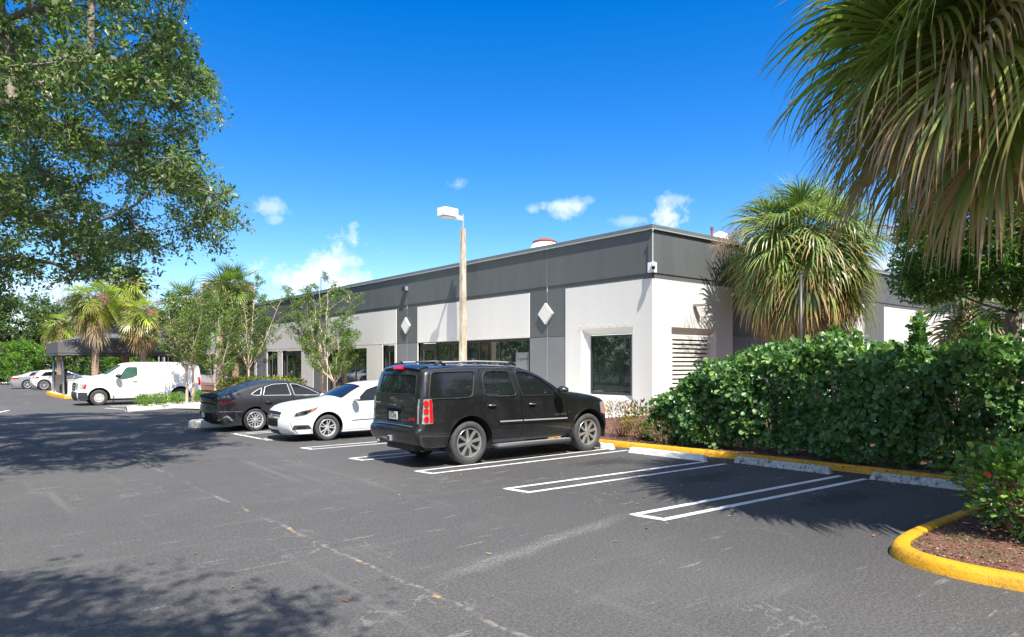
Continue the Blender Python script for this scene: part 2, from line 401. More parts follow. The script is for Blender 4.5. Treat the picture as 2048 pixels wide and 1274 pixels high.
def distpl(pts, P, closed=False):
    P = np.asarray(P)[:, :2]; A = P if closed else P[:-1]; B = np.roll(P, -1, 0) if closed else P[1:]
    d = np.full(len(pts), 1e9)
    for a, b in zip(A, B):
        ab = b-a; l = ab@ab
        t = np.clip(((pts-a)@ab)/max(l, 1e-12), 0, 1); d = np.minimum(d, np.linalg.norm(pts-(a+t[:, None]*ab), axis=1))
    return d
def fillet(P, r=.04, n=4):
    P = [np.array(p, float) for p in P]; out = []; N_ = len(P)
    for i in range(N_):
        a, b, c = P[i-1], P[i], P[(i+1) % N_]; u = a-b; v = c-b; lu, lv = np.linalg.norm(u)+1e-9, np.linalg.norm(v)+1e-9
        k = min(r, lu*.45, lv*.45); p, q = b+u/lu*k, b+v/lv*k
        for j in range(n+1):
            t = j/n; out.append((1-t)**2*p+2*t*(1-t)*b+t*t*q)
    return np.array(out)
def grow(P, d):
    P = np.asarray(P, float); n = len(P); area = sum(P[i][0]*P[(i+1) % n][1]-P[(i+1) % n][0]*P[i][1] for i in range(n)); s = 1 if area > 0 else -1
    out = []
    for i in range(n):
        e = P[(i+1) % n]-P[i-1]; L_ = np.linalg.norm(e)+1e-9; nrm = np.array([e[1], -e[0]])/L_*s; out.append(P[i]+nrm*d)
    return np.array(out)
def densify(P, d): return resample(np.vstack([P, P[:1]]), d)[:-1]
def fill(poly, holes=(), sp=.09, extra=None):
    polys = [densify(np.asarray(p, float)[:, :2], sp) for p in (poly, *holes)]
    V = []; E = []
    for p in polys:
        b = len(V); V += [Vector(q) for q in p]; E += [(b+i, b+(i+1) % len(p)) for i in range(len(p))]
    lo, hi = polys[0].min(0), polys[0].max(0)
    gx, gy = np.meshgrid(np.arange(lo[0]+sp/2, hi[0], sp), np.arange(lo[1]+sp/2, hi[1], sp)); G = np.c_[gx.ravel(), gy.ravel()]
    if extra is not None: G = np.vstack([extra, G])
    if len(G):
        k = inside(G, polys[0])
        for h in polys[1:]: k &= ~inside(G, h)
        for h in polys: k &= distpl(G, h, True) > (.010 if extra is not None else sp*.4)
        G = G[k]; V += [Vector(q) for q in G]
    v, e, f, _, _, _ = delaunay_2d_cdt(V, E, [], 0, 1e-6)
    v = np.array([tuple(q) for q in v]); f = np.array([t for t in f if len(t) == 3])
    cen = v[f].mean(1); k = inside(cen, polys[0])
    for h in polys[1:]: k &= ~inside(cen, h)
    f = f[k]; used = np.unique(f); mp = -np.ones(len(v), int); mp[used] = np.arange(len(used))
    return v[used], mp[f]

class Car:
    def __init__(s, chain, W, belt, tum=.25, r=.08, xf=99, xr=-99, tf=.06, tr=.06, zlow=.35, low=.05, shoulder=0, pw=2.2):
        c = chaikin([(p[0], p[1], p[2]) for p in chain], 2); s.ch = resample(c, .07)
        s.W, s.belt, s.tum, s.r = W, belt, tum, r; s.xf, s.xr, s.tf, s.tr, s.zlow, s.low, s.sh, s.pw = xf, xr, tf, tr, zlow, low, shoulder, pw
        s.S = np.r_[0, np.cumsum(np.linalg.norm(np.diff(s.ch[:, :2], axis=0), axis=1))]
    def w0(s, x, z):
        w = np.full_like(x, s.W)
        w -= s.tum*np.maximum(z-s.belt, 0)+.10*np.maximum(z-s.belt-.0, 0)**2
        w -= s.low*np.clip((s.zlow+.25-z)/.35, 0, 1)**2
        w -= .018*np.exp(-((z-s.belt)/.03)**2)*0
        w -= .02*((z-(s.belt+s.zlow)/2)/.5)**2*(z < s.belt)
        w += s.sh*np.exp(-((z-(s.belt-.08))/.05)**2)
        w -= s.tf*np.clip((x-s.xf)/.8, 0, 2)**2; w -= s.tr*np.clip((s.xr-x)/.8, 0, 2)**2
        return w
    def side(s, p, off=0, sgn=1):
        x, z = p[:, 0].copy(), p[:, 1]; w = s.w0(x, z); d = np.clip(distpl(p, s.ch), 0, s.r)
        w = w-s.r*(1-np.sqrt(np.maximum(1-(1-d/s.r)**2, 0)))
        return np.c_[x, sgn*(w+off), z]
    def at(s, S):
        return np.c_[[np.interp(S, s.S, s.ch[:, k]) for k in range(3)]].T
    def sof(s, x, z):
        q = np.linspace(0, s.S[-1], 4000); a = s.at(q); d = (a[:, 0]-x)**2+(a[:, 1]-z)**2; return q[d.argmin()]
    def top(s, p, off=0):
        S, t = p[:, 0], p[:, 1]/.8; q = s.at(S); e = .02
        d = s.at(np.minimum(S+e, s.S[-1]))-s.at(np.maximum(S-e, 0)); n = np.c_[-d[:, 1], d[:, 0]]; n /= np.linalg.norm(n, axis=1)[:, None]+1e-9
        # the chain runs from the front bottom over the roof to the back: the outward side is on its right
        n = -n
        w = s.w0(q[:, 0].copy(), q[:, 1])-s.r
        b = q[:, 2]*(1-np.abs(t)**s.pw)+off
        return np.c_[q[:, 0]+n[:, 0]*b, t*w, q[:, 1]+n[:, 1]*b]
    def outline(s, arches, zs, xb0, xb1):
        # bottom run from the rear end of the chain to its front end, with arch cut-outs
        P = [tuple(p[:2]) for p in s.ch]
        bot = [(xb0, zs)]
        for cx, cz, rr in sorted(arches):
            a0 = math.asin(max(-1, min(1, (zs-cz)/rr)))
            for k in range(17):
                a = math.pi-a0+( -math.pi+2*a0)*k/16; bot.append((cx+rr*math.cos(a), cz+rr*math.sin(a)))
        bot.append((xb1, zs))
        return np.array(P+bot)

def orient(V, F, kind, sgn=1):
    V = np.asarray(V); F = np.asarray(F); n = np.cross(V[F[:, 1]]-V[F[:, 0]], V[F[:, 2]]-V[F[:, 0]])
    if kind == 'side': bad = n[:, 1]*sgn < 0
    else:
        c = V[F].mean(1)-np.array([V[:, 0].mean() if kind == 'x' else 0, 0, .75]); c[:, 1] *= .2
        if kind == 'top': c[:, 0] -= s_mid
        bad = (n*c).sum(1) < 0
    F = F.copy(); F[bad] = F[bad][:, ::-1]; return F
s_mid = 0

def tri_obj(name, parts, m, parent, merge=True, label=None, smooth=True):
    V = np.vstack([p[0] for p in parts]); F = []; b = 0
    for p in parts: F.append(p[1]+b); b += len(p[0])
    F = np.vstack(F); o = obj(name, V, F, m, parent, smooth, label=label)
    bm = bmesh.new(); bm.from_mesh(o.data)
    if merge: bmesh.ops.remove_doubles(bm, verts=bm.verts, dist=2e-4)
    bmesh.ops.recalc_face_normals(bm, faces=bm.faces)
    # keep the outside outside
    c = Vector((float(V[:, 0].mean()), 0, .7)); tot = sum(f.normal.dot(f.calc_center_median()-c)*f.calc_area() for f in bm.faces)
    if tot < 0: bmesh.ops.reverse_faces(bm, faces=bm.faces)
    bm.to_mesh(o.data); bm.free()
    return o

def boundary(F):
    e = {}
    for t in F:
        for a, b in ((t[0], t[1]), (t[1], t[2]), (t[2], t[0])):
            k = (min(a, b), max(a, b)); e[k] = e.get(k, 0)+1
    return [k for k, v in e.items() if v == 1]
def slab(V, Vin, F):
    n = len(V); B = boundary(F); Q = [list(f) for f in F]
    for a, b in B: Q += [[a, b, n+b], [a, n+b, n+a]]
    return np.vstack([V, Vin]), np.array(Q)

def side_patch(car, name, poly, m, parent, off=.006, depth=.012, sides=(-1, 1), holes=(), label=None, sp=.08, one=False):
    v, f = fill(poly, holes, sp); out = []; parts = []
    for sg in sides:
        V, F = slab(car.side(v, off, sg), car.side(v, off-depth, sg), f); parts.append((V, F))
        if not one: out.append(tri_obj(name, [parts[-1]], m, parent, label=label, smooth=False)); auto_smooth(out[-1], 40)
    if one: o = tri_obj(name, parts, m, parent, label=label, smooth=False); auto_smooth(o, 40); return o
    return out
def top_patch(car, name, poly, m, parent, off=.006, depth=.012, mirror=False, label=None, sp=.08, one=True):
    v, f = fill(poly, (), sp); parts = []
    for sg in ((1, -1) if mirror else (1,)):
        q = v*np.array([1, sg]); parts.append(slab(car.top(q, off), car.top(q, off-depth), f))
    if one: o = tri_obj(name, parts, m, parent, label=label, smooth=False); auto_smooth(o, 40); return o
    res = []
    for p in parts: o = tri_obj(name, [p], m, parent, label=label, smooth=False); auto_smooth(o, 40); res.append(o)
    return res

def srect(car, p0, p1, t0, t1, r=.03):
    """patch on the swept top between two chain points (side view x,z) and two cross fractions"""
    a, b = car.sof(*p0), car.sof(*p1)
    return fillet([(a, t0*.8), (b, t0*.8), (b, t1*.8), (a, t1*.8)], r)

def make_wheel(root, x, y, z, r, wd, style, sgn, rimr):
    """one wheel: tyre and rim meshes under a wheel part; sgn -1 = the side facing -y"""
    wh = bpy.data.objects.new('wheel', None); C.objects.link(wh); wh.parent = root; wh.location = (x, y, z); wh.empty_display_size = .1
    if sgn > 0: wh.rotation_euler = (0, 0, math.pi)
    # local outer face looks to -y
    h = wd/2; R_ = r; q = rimr
    mb = MB()
    prof = [(q, -h*.78), (q+.012, -h*.92), (q+(R_-q)*.45, -h*1.0), (q+(R_-q)*.8, -h*.96), (R_-.008, -h*.82), (R_, -h*.66), (R_, -h*.30), (R_-.008, -h*.28), (R_-.008, -h*.24), (R_, -h*.22),
            (R_, h*.22), (R_-.008, h*.24), (R_-.008, h*.28), (R_, h*.30), (R_, h*.66), (R_-.02, h*.85), (q+(R_-q)*.4, h), (q, h*.8)]
    mb.lathe(prof, 48); auto_smooth(mb.build('tyre', M['tyre'], wh), 50)
    rim = MB(); mt = {'steel': M['steelwheel'], 'chunky': M['chrome']}.get(style, M['alloy'])
    rim.lathe([(q+.004, -h*.80), (q-.004, -h*.86), (q-.020, -h*.84), (q-.028, -h*.70), (q-.034, -h*.2), (q-.03, h*.7)], 48)
    def spoke(a, r0, r1, w0, w1, y0, y1, th=.022, skew=0):
        c = []
        for rr, ww, yy, aa in ((r0, w0, y0, a), (r1, w1, y1, a+skew)):
            ca, sa = math.cos(aa), math.sin(aa)
            for s_, t_ in ((-1, 0), (1, 0), (1, 1), (-1, 1)):
                k = .72 if t_ == 0 else 1.0
                c.append((ca*rr-sa*s_*ww*k, yy+t_*th, sa*rr+ca*s_*ww*k))
        rim.add(c, [(0, 1, 2, 3), (4, 7, 6, 5), (0, 4, 5, 1), (1, 5, 6, 2), (2, 6, 7, 3), (3, 7, 4, 0)])
    ho = -h*.72
    if style == 'chunky':
        for k in range(8): spoke(k*math.pi/4+.2, .05, q-.018, .024, .034, ho-.004, ho-.012, .03)
        rim.lathe([(0, ho-.012), (.045, ho-.012), (.062, ho-.002), (.066, ho+.03)], 24)
    elif style == 'y5':
        for k in range(5):
            a = k*2*math.pi/5+.3
            spoke(a, .03, q*.55, .017, .012, ho+.004, ho, .02)
            for sk in (-.30, .30): spoke(a, q*.5, q-.016, .010, .008, ho, ho-.006, .018, sk)
            spoke(a+.32, .035, q-.016, .009, .008, ho+.006, ho-.004, .016, .25); spoke(a-.32, .035, q-.016, .009, .008, ho+.006, ho-.004, .016, -.25)
        rim.lathe([(0, ho-.004), (.03, ho-.004), (.042, ho+.01), (.046, ho+.03)], 20)
    elif style == 'double5':
        for k in range(5):
            a = k*2*math.pi/5+.15
            for sk in (-1, 1): spoke(a+sk*.16, .05, q-.016, .013, .013, ho+.004, ho-.006, .02, sk*.06)
        rim.lathe([(0, ho), (.028, ho), (.034, ho+.006), (.062, ho+.008), (.07, ho+.03)], 24)
    elif style == 'five':
        for k in range(5): spoke(k*2*math.pi/5+.3, .04, q-.016, .032, .022, ho+.004, ho-.006, .025)
        rim.lathe([(0, ho-.004), (.04, ho-.004), (.055, ho+.01), (.06, ho+.03)], 20)
    elif style == 'ten':
        for k in range(10): spoke(k*2*math.pi/10+.3, .04, q-.016, .012, .016, ho+.004, ho-.006, .025)
        rim.lathe([(0, ho-.004), (.04, ho-.004), (.055, ho+.01), (.06, ho+.03)], 20)
    else:
        rim.lathe([(0, ho-.012), (.045, ho-.012), (.052, ho+.004), (.075, ho+.006), (.082, ho-.012), (.105, ho-.018), (q-.045, ho-.002), (q-.03, ho+.02)], 40)
    auto_smooth(rim.build('rim', mt, wh), 35)
    dk = MB(); dk.lathe([(0, ho+.045), (q-.04, ho+.045), (q-.036, ho+.05)], 32); 
    if style == 'steel':
        for k in range(14):
            a = 2*math.pi*k/14; c_, s_ = math.cos(a)*(q-.062), math.sin(a)*(q-.062)
            dk.lathe([(0, ho-.012), (.013, ho-.012), (.013, ho+.01)], 10, origin=(c_, 0, s_))
    for k in range(5):
        a = 2*math.pi*k/5+.5; dk.lathe([(0, ho-.006), (.008, ho-.006), (.008, ho+.02)], 8, origin=(math.cos(a)*.048, 0, math.sin(a)*.048))
    dk.build('brake_disc', M['hubdark'], wh)
    return wh

def text_obj(name, s, size, m, parent, loc, rot, ext=.002, sx=1.0, bold=0):
    cu = bpy.data.curves.new(name, 'FONT'); cu.body = s; cu.size = size; cu.extrude = ext; cu.align_x = 'CENTER'; cu.align_y = 'CENTER'; cu.offset = bold
    to = bpy.data.objects.new('tmp', cu); C.objects.link(to)
    dg = bpy.context.evaluated_depsgraph_get(); dg.update()
    me = bpy.data.meshes.new_from_object(to.evaluated_get(dg)); bpy.data.objects.remove(to)
    me.materials.clear(); me.materials.append(m)
    o = bpy.data.objects.new(name, me); C.objects.link(o); o.parent = parent; o.location = loc; o.rotation_euler = rot; o.scale = (sx, 1, 1)
    return o

def build_car(sp):
    root = thing(sp['name'], sp['label'], sp['cat'], sp['loc'], sp['rz'], sp.get('group'))
    car = Car(sp['chain'], **sp['shape']); pm = sp['paint']
    arches = sp['arches']; zs = sp['zs']
    ol = car.outline(arches, zs, sp['xb'][0], sp['xb'][1])
    doors = [fillet(d, .05) for d in sp.get('doors', [])]; wins = [fillet(w, sp.get('wr', .05)) for w in sp.get('windows', [])]
    # body side, open where doors and fixed windows are
    in_door = lambda w, d: inside(np.array([w.mean(0)]), d)[0]
    dw = [[w for w in wins if in_door(w, d)] for d in doors]; fixed = [w for w in wins if not any(in_door(w, d) for d in doors)]
    holes = [grow(d, .006) for d in doors]+fixed
    ring = []
    n2 = np.gradient(car.ch[:, :2], axis=0); n2 = np.c_[n2[:, 1], -n2[:, 0]]; n2 /= np.linalg.norm(n2, axis=1)[:, None]+1e-9
    for k in (.15, .4, .8, 1.3): ring.append(car.ch[:, :2]-n2*(-1)*car.r*k); ring.append(car.ch[:, :2]+n2*(-1)*car.r*k)
    v, f = fill(ol, holes, .08, np.vstack(ring))
    parts = [(car.side(v, 0, sg), f) for sg in (-1, 1)]
    # swept top with its two screens cut out
    screens = []
    for nm, p0, p1, t in sp['screens']: assert car.sof(*p1) > car.sof(*p0)+.05, (sp['label'], nm); screens.append((nm, srect(car, p0, p1, -t, t, .06)))
    S = car.S; bd = np.array([(q, -.8) for q in S]+[(S[-1], y) for y in np.linspace(-.8, .8, 11)[1:-1]]+[(q, .8) for q in S[::-1]]+[(S[0], y) for y in np.linspace(.8, -.8, 11)[1:-1]])
    v2, f2 = fill(bd, [q for _, q in screens], .085)
    parts.append((car.top(v2), f2))
    body = tri_obj('body', parts, pm, root); auto_smooth(body, 42)
    # dark inner shell closes gaps, wheel wells and the floor
    v3, f3 = fill(ol, (), .15)
    sh = [(car.side(v3, -.07, sg), f3) for sg in (-1, 1)]
    x0, x1 = sp['xb']; zi = zs+.06; w_ = car.W-.12
    sh.append((np.array([(x0, -w_, zi), (x1, -w_, zi), (x1, w_, zi), (x0, w_, zi)]), np.array([(0, 1, 2), (0, 2, 3)])))
    for nm, q in screens:
        v4, f4 = fill(q, (), .15); sh.append((car.top(v4, -.10), f4))
    for cx, cz, rr in arches:
        a = np.linspace(-.25, math.pi+.25, 14); V = []; F = []
        for sg in (-1, 1):
            V = []; F = []
            for t in a:
                V += [(cx+math.cos(t)*(rr+.004), sg*(car.W-.03), cz+math.sin(t)*(rr+.004)), (cx+math.cos(t)*(rr-.0), sg*(car.W-.36), cz+math.sin(t)*(rr-.0))]
            for i in range(13): F += [(2*i, 2*i+1, 2*i+3), (2*i, 2*i+3, 2*i+2)]
            k = len(V); V.append((cx, sg*(car.W-.36), cz)); F += [(2*i+1, 2*i+3, k) for i in range(13)]
            sh.append((np.array(V), np.array(F)))
    tri_obj('underbody', sh, M['under'], root, merge=False)
    gm = sp.get('glass', M['carglass'])
    for (nm, q) in screens:
        v4, f4 = fill(grow(q, -.004), (), .08); V, F = slab(car.top(v4, -.010), car.top(v4, -.022), f4)
        auto_smooth(tri_obj(nm, [(V, F)], gm, root, smooth=False), 40)
        # rubber seal
        v5, f5 = fill(grow(q, .004), [grow(q, -.02)], .08); V, F = slab(car.top(v5, .002), car.top(v5, -.02), f5)
        tri_obj('seal', [(V, F)], M['black'], root, smooth=False)
    tm = sp.get('wtrim', M['black']); tw = sp.get('wtrimw', .012)
    def pane(w, par, sg):
        v4, f4 = fill(grow(w, -.002), (), .08); V, F = slab(car.side(v4, -.012, sg), car.side(v4, -.02, sg), f4)
        wo = tri_obj('side_window', [(V, F)], gm, par, smooth=False); auto_smooth(wo, 40)
        v5, f5 = fill(grow(w, tw), [grow(w, -.006)], .08); V, F = slab(car.side(v5, .004, sg), car.side(v5, -.016, sg), f5)
        tri_obj('window_trim', [(V, F)], tm, par, smooth=False)
    for w in fixed:
        for sg in (-1, 1): pane(w, root, sg)
    for i, d in enumerate(doors):
        v6, f6 = fill(d, dw[i], .08)
        for sg in (-1, 1):
            V, F = slab(car.side(v6, 0, sg), car.side(v6, -.02, sg), f6)
            do = tri_obj('door', [(V, F)], pm, root, smooth=False); auto_smooth(do, 40)
            for w in dw[i]: pane(w, do, sg)
            if i < len(sp.get('handles', [])):
                hx, hz = sp['handles'][i]; y = float(car.side(np.array([[hx, hz]]), 0, 1)[0, 1])
                hb = MB(); hb.tube([(hx-.085, sg*(y+.005), hz), (hx-.07, sg*(y+.032), hz+.004), (hx+.07, sg*(y+.032), hz+.004), (hx+.085, sg*(y+.005), hz)], [.013, .014, .014, .013], 8)
                hb.build('handle', sp.get('hm', pm), do, smooth=True)
    wy = car.W-sp['wd']/2-.02
    for (cx, cz) in sp['wheels']:
        for sg in (-1, 1): make_wheel(root, cx, sg*wy, cz, sp['wrad'], sp['wd'], sp['style'], sg, sp['rimr'])
    # mirrors
    if 'mirror' in sp:
        mx, mz, sc = sp['mirror']
        for sg in (-1, 1):
            y = float(car.side(np.array([[mx, mz]]), 0, 1)[0, 1]); mm = MB()
            a = []; 
            for k in range(9):
                t = k/8; a.append((.075*math.sin(math.pi*min(max(t, .0), 1))**.5*sc+.002, -.095*sc+t*.19*sc))
            n = 14; V = []; F = []
            for rr, hh in a:
                for j in range(n):
                    an = 2*math.pi*j/n; V.append((mx+.05+rr*1.25*math.cos(an), sg*(y+.16*sc+hh*1.1), mz+.03+rr*.85*math.sin(an)))
            for i in range(8):
                for j in range(n): F.append((i*n+j, i*n+(j+1) % n, (i+1)*n+(j+1) % n, (i+1)*n+j))
            mm.add(V, F); mm.tube([(mx+.02, sg*(y-.02), mz-.03), (mx+.03, sg*(y+.07*sc), mz)], [.028, .022], 8)
            mm.build('wing_mirror', sp.get('mm', pm), root, smooth=True)
    return root, car

# ------------------------------------------------------------------ the setting: ground sheets
def sheet(name, poly, z, m, kind='structure', label=None, cat=None):
    o = obj(name, [(x, y, z) for x, y in poly], [tuple(range(len(poly)))], m)
    return tag(o, label, cat, None, kind)
def ground():
    V = []; F = []
    xs = [-600, -60, 0, 40, 140, 900]; ys = [-600, -40, 0, 40, 110, 1200]
    for y in ys:
        for x in xs: V.append((x, y, 0))
    for j in range(5):
        for i in range(5): a = j*6+i; F.append((a, a+1, a+7, a+6))
    tag(obj('parking_lot', V, F, M['asphalt']), kind='structure')
ground()

def kerb(name, pts, w, h, m, closed=False, thing_tag=None, lean=.035):
    """a cast kerb swept along pts (the foot of its road face); the body lies on the left of the path"""
    P = [Vector((*p, 0)) for p in pts]; V = []; F = []; n = len(P)
    prof = [(0, 0), (lean*.5, h*.6), (lean, h-.025), (lean+.02, h-.004), (lean+.04, h), (w-.03, h), (w-.008, h-.012), (w, h-.03), (w, 0)]
    k = len(prof)
    for i in range(n):
        a = P[i-1] if (i > 0 or closed) else P[i]; b = P[(i+1) % n] if (i < n-1 or closed) else P[i]
        d = (b-a).normalized(); q = Vector((-d.y, d.x, 0))
        for u, z in prof: V.append(P[i]+q*u+Vector((0, 0, z)))
    for i in range(n if closed else n-1):
        for j in range(k-1): a = i*k+j; b = ((i+1) % n)*k+j; F.append((a, b, b+1, a+1))
    if not closed: F.append(tuple(range(k))); F.append(tuple(range((n-1)*k, n*k))[::-1])
    mb = MB(); mb.add(V, F); o = mb.build(name, m, smooth=False); auto_smooth(o, 50)
    if thing_tag: tag(o, *thing_tag)
    return o
def smooth_path(P, it=3, d=.12): return [tuple(p) for p in resample(chaikin([(x, y, 0) for x, y in P], it), d)[:, :2]]

# yellow kerb round the planting bed and its peninsula (body on the left of the path)
kp = smooth_path([(6.95, -3.0), (6.86, .2), (6.72, 1.6), (6.66, 2.15), (6.80, 2.62), (7.15, 2.90), (7.9, 2.98), (9.2, 2.96), (10.8, 2.98), (11.55, 3.10), (11.86, 3.6), (11.86, 5.3), (11.74, 7.8), (11.44, 10.5), (11.36, 12.2), (11.36, 14.2)], 2, .25)
kerb('yellow_kerb', kp[::-1], .18, .115, M['yellow'], thing_tag=('yellow painted concrete kerb curving around the hedge bed and lower right island', 'kerb'))
bed = [(7.0, -3), (6.9, 1.6), (6.88, 2.2), (7.05, 2.6), (7.4, 2.80), (9.2, 2.80), (11.4, 2.85), (12.05, 3.5), (12.03, 5.3), (11.92, 7.8), (11.62, 10.5), (11.55, 14.6), (11.6, 15.2), (60, 15.2), (60, -3)]
sheet('mulch_bed', bed, .085, M['mulch'])
# far side beds and walk along the building
kerb('stall_head_kerb', smooth_path([(11.36, 14.3), (11.4, 18.0), (11.4, 28.6), (11.4, 34)], 1, .5)[::-1], .16, .12, M['concrete'], thing_tag=('plain grey concrete kerb at the heads of the car stalls', 'kerb'))
sheet('sidewalk', [(11.56, 15.2), (18.5, 15.2), (18.5, 110), (11.56, 110)], .10, M['concrete'])
sheet('building_bed', [(14.6, 33), (18.5, 33), (18.5, 100), (11.0, 100), (11.0, 39), (13.5, 37)], .13, M['mulch'])
# the white kerbed median beside the van
mp_ = [(5.22, 29.95), (9.0, 32.3), (12.0, 34.0), (12.0, 35.0), (9.0, 34.2), (5.35, 31.1)]
kerb('median_kerb', mp_, .18, .16, M['concrete'], closed=True, thing_tag=('bright white concrete kerb of the long tapering median beside the van', 'kerb'))
sheet('median_gravel', [(5.45, 30.3), (9.0, 32.55), (11.9, 34.1), (11.8, 34.85), (9.0, 34.0), (5.5, 31.0)], .11, mat('pale_gravel', (.62, .60, .57), .95, noise=(18, (.36, .33, .30), .4, .62), bump=(30, 1, .03)))
sheet('concrete_pad', [(7.0, 30.3), (9.4, 27.0), (11.4, 27.6), (11.4, 33.2), (9.3, 32.2)], .05, M['concrete'])
kerb('island_kerb', smooth_path([(5.9, 20.9), (5.45, 21.05), (5.25, 21.45), (5.5, 21.85), (6.2, 22.0), (11.3, 22.2), (11.3, 20.7), (6.4, 20.75)], 2, .3)[::-1], .30, .20, M['concrete_old'], closed=True, thing_tag=('stained rounded concrete island nose behind the dark sedan', 'kerb'))
sheet('island_top', [(5.7, 21.1), (5.5, 21.5), (6.2, 21.8), (11.1, 22.0), (11.1, 20.9), (6.4, 20.95)], .185, M['concrete_old'])
# far lawn edge
sheet('grass_verge', [(-60, 82), (11.0, 78), (11.0, 160), (-60, 160)], .05, mat('grass', (.06, .11, .03), .95, noise=(3, (.12, .16, .05), .3, .7), bump=(40, 1, .05)))
kerb('far_kerb', [(11, 77.8), (2.6, 79.4), (-10, 81.4)], .2, .16, M['concrete'], thing_tag=('distant pale kerb at the far left end of the lot', 'kerb'))

# ------------------------------------------------------------------ painted stall lines
lz = .004
def line(mb, a, b, w=.085, zz=lz):
    a = Vector((*a, zz)); b = Vector((*b, zz)); d = (b-a).normalized(); q = Vector((-d.y, d.x, 0))*w/2
    n = max(1, int((b-a).length/.5)); V = []
    for i in range(n+1):
        p = a.lerp(b, i/n); V += [p-q, p+q]
    mb.add(V, [(2*i, 2*i+2, 2*i+3, 2*i+1) for i in range(n)])
def hairpin(ya, yb, x0, x1, ya1, yb1, w=.085):
    mb = MB(); line(mb, (x0, ya), (x1, ya1), w); line(mb, (x0+.06, yb), (x1, yb1), w)
    line(mb, (x0+.045, ya-w*.5), (x0+.105, yb+w*.5), w*1.25, lz+.0)
    o = mb.build('parking_line', M['line'], fix=False); tag(o, kind='structure')
hairpin(5.54, 5.14, 6.42, 11.35, 5.30, 4.90, .10)
hairpin(7.89, 7.46, 6.30, 11.05, 7.68, 7.28)
hairpin(10.16, 9.77, 6.14, 11.18, 10.20, 9.76, .075)
hairpin(12.36, 11.97, 5.98, 11.2, 12.40, 12.0, .075)
hairpin(14.58, 14.2, 5.90, 11.1, 14.62, 14.22, .075)
hairpin(16.95, 16.52, 5.85, 11.1, 17.0, 16.6, .08)
mb = MB(); line(mb, (5.72, 18.72), (11.0, 18.9)); line(mb, (5.9, 18.38), (11.0, 18.5)); line(mb, (5.74, 18.76), (5.9, 16.50), .09, lz+.0)
tag(mb.build('parking_line', M['line'], fix=False), kind='structure')
for a, b in (((5.3, 34.35), (9, 34.9)), ((4.9, 32.9), (5.5, 31.3)), ((5.25, 33.6), (9, 34.4)), ((.85, 30.9), (1.7, 33.8)), ((5.0, 56), (9, 56.3)), ((4.9, 60), (9, 60.3))):
    mb = MB(); line(mb, a, b, .12); tag(mb.build('parking_line', M['line'], fix=False), kind='structure')

# ------------------------------------------------------------------ wheel stops
def wheel_stop(x, y, ang, ln, m, label):
    w, h = .15, .115; V = []; n = 9
    for i in range(n):
        t = i/(n-1); yy = -ln/2+t*ln; jit = [random.uniform(-.006, .006) for _ in range(4)]
        e = .035 if i in (0, n-1) else 0
        V += [(-w/2+jit[0], yy, 0), (-w/2+.03+jit[1], yy+(e if i == 0 else -e), h+jit[2]), (w/2-.03, yy+(e if i == 0 else -e), h+jit[3]), (w/2, yy, 0)]
    F = []
    for i in range(n-1):
        for j in range(3): a = i*4+j; F.append((a, a+1, a+5, a+4))
    F += [(0, 1, 2, 3), (n*4-4, n*4-3, n*4-2, n*4-1)]
    mb = MB(); mb.add(V, F); o = mb.build('wheel_stop', m, bevel=.012)
    o.location = (x, y, .002); o.rotation_euler = (0, 0, ang); tag(o, label, 'wheel stop', 'wheel stops at the heads of the stalls'); return o
wheel_stop(11.03, 8.62, R(4), 1.78, M['whitestop'], 'clean white concrete wheel stop in the empty stall beside the black car')
wheel_stop(11.40, 6.38, R(1), 1.80, M['greystop'], 'badly chipped grey wheel stop, the middle one before the yellow kerb')
wheel_stop(11.47, 3.98, R(3), 1.75, M['greystop'], 'mottled grey wheel stop partly hidden by the round leaf bush')
wheel_stop(11.02, 10.95, R(2), 1.8, M['whitestop'], 'white wheel stop touching the front tyre of the black car')
wheel_stop(9.9, 36.2, R(3), 1.8, M['whitestop'], 'white wheel stop under the rear of the white van')

# ------------------------------------------------------------------ fallen leaves
def litter():
    V = []; F = []; Cc = []
    for _ in range(230):
        if random.random() < .5: x = 5.6+random.uniform(0, 6); y = random.uniform(2.9, 10)
        else: x = random.uniform(1, 8); y = random.uniform(4, 30)
        if random.random() < .35: x = 11.2+random.uniform(-.35, .3); y = random.uniform(3.2, 11)
        a = random.uniform(0, 6.28); l = random.uniform(.018, .045); w = l*.45; z = random.uniform(.006, .010)
        c, s = math.cos(a), math.sin(a); b = len(V)
        for u, v, h in ((-l, 0, 0), (0, -w, .004), (l, 0, .008), (0, w, .004)): V.append((x+u*c-v*s, y+u*s+v*c, z+h))
        F.append((b, b+1, b+2, b+3)); q = random.choice([(.45, .24, .08), (.30, .16, .07), (.5, .42, .2), (.40, .12, .05)]); Cc += [q]*4
    tag(obj('fallen_leaves', V, np.array(F), M['leaf'], col=np.array(Cc)), kind='stuff', label='small dry brown and yellow leaves scattered on the asphalt', cat='fallen leaves')
litter()

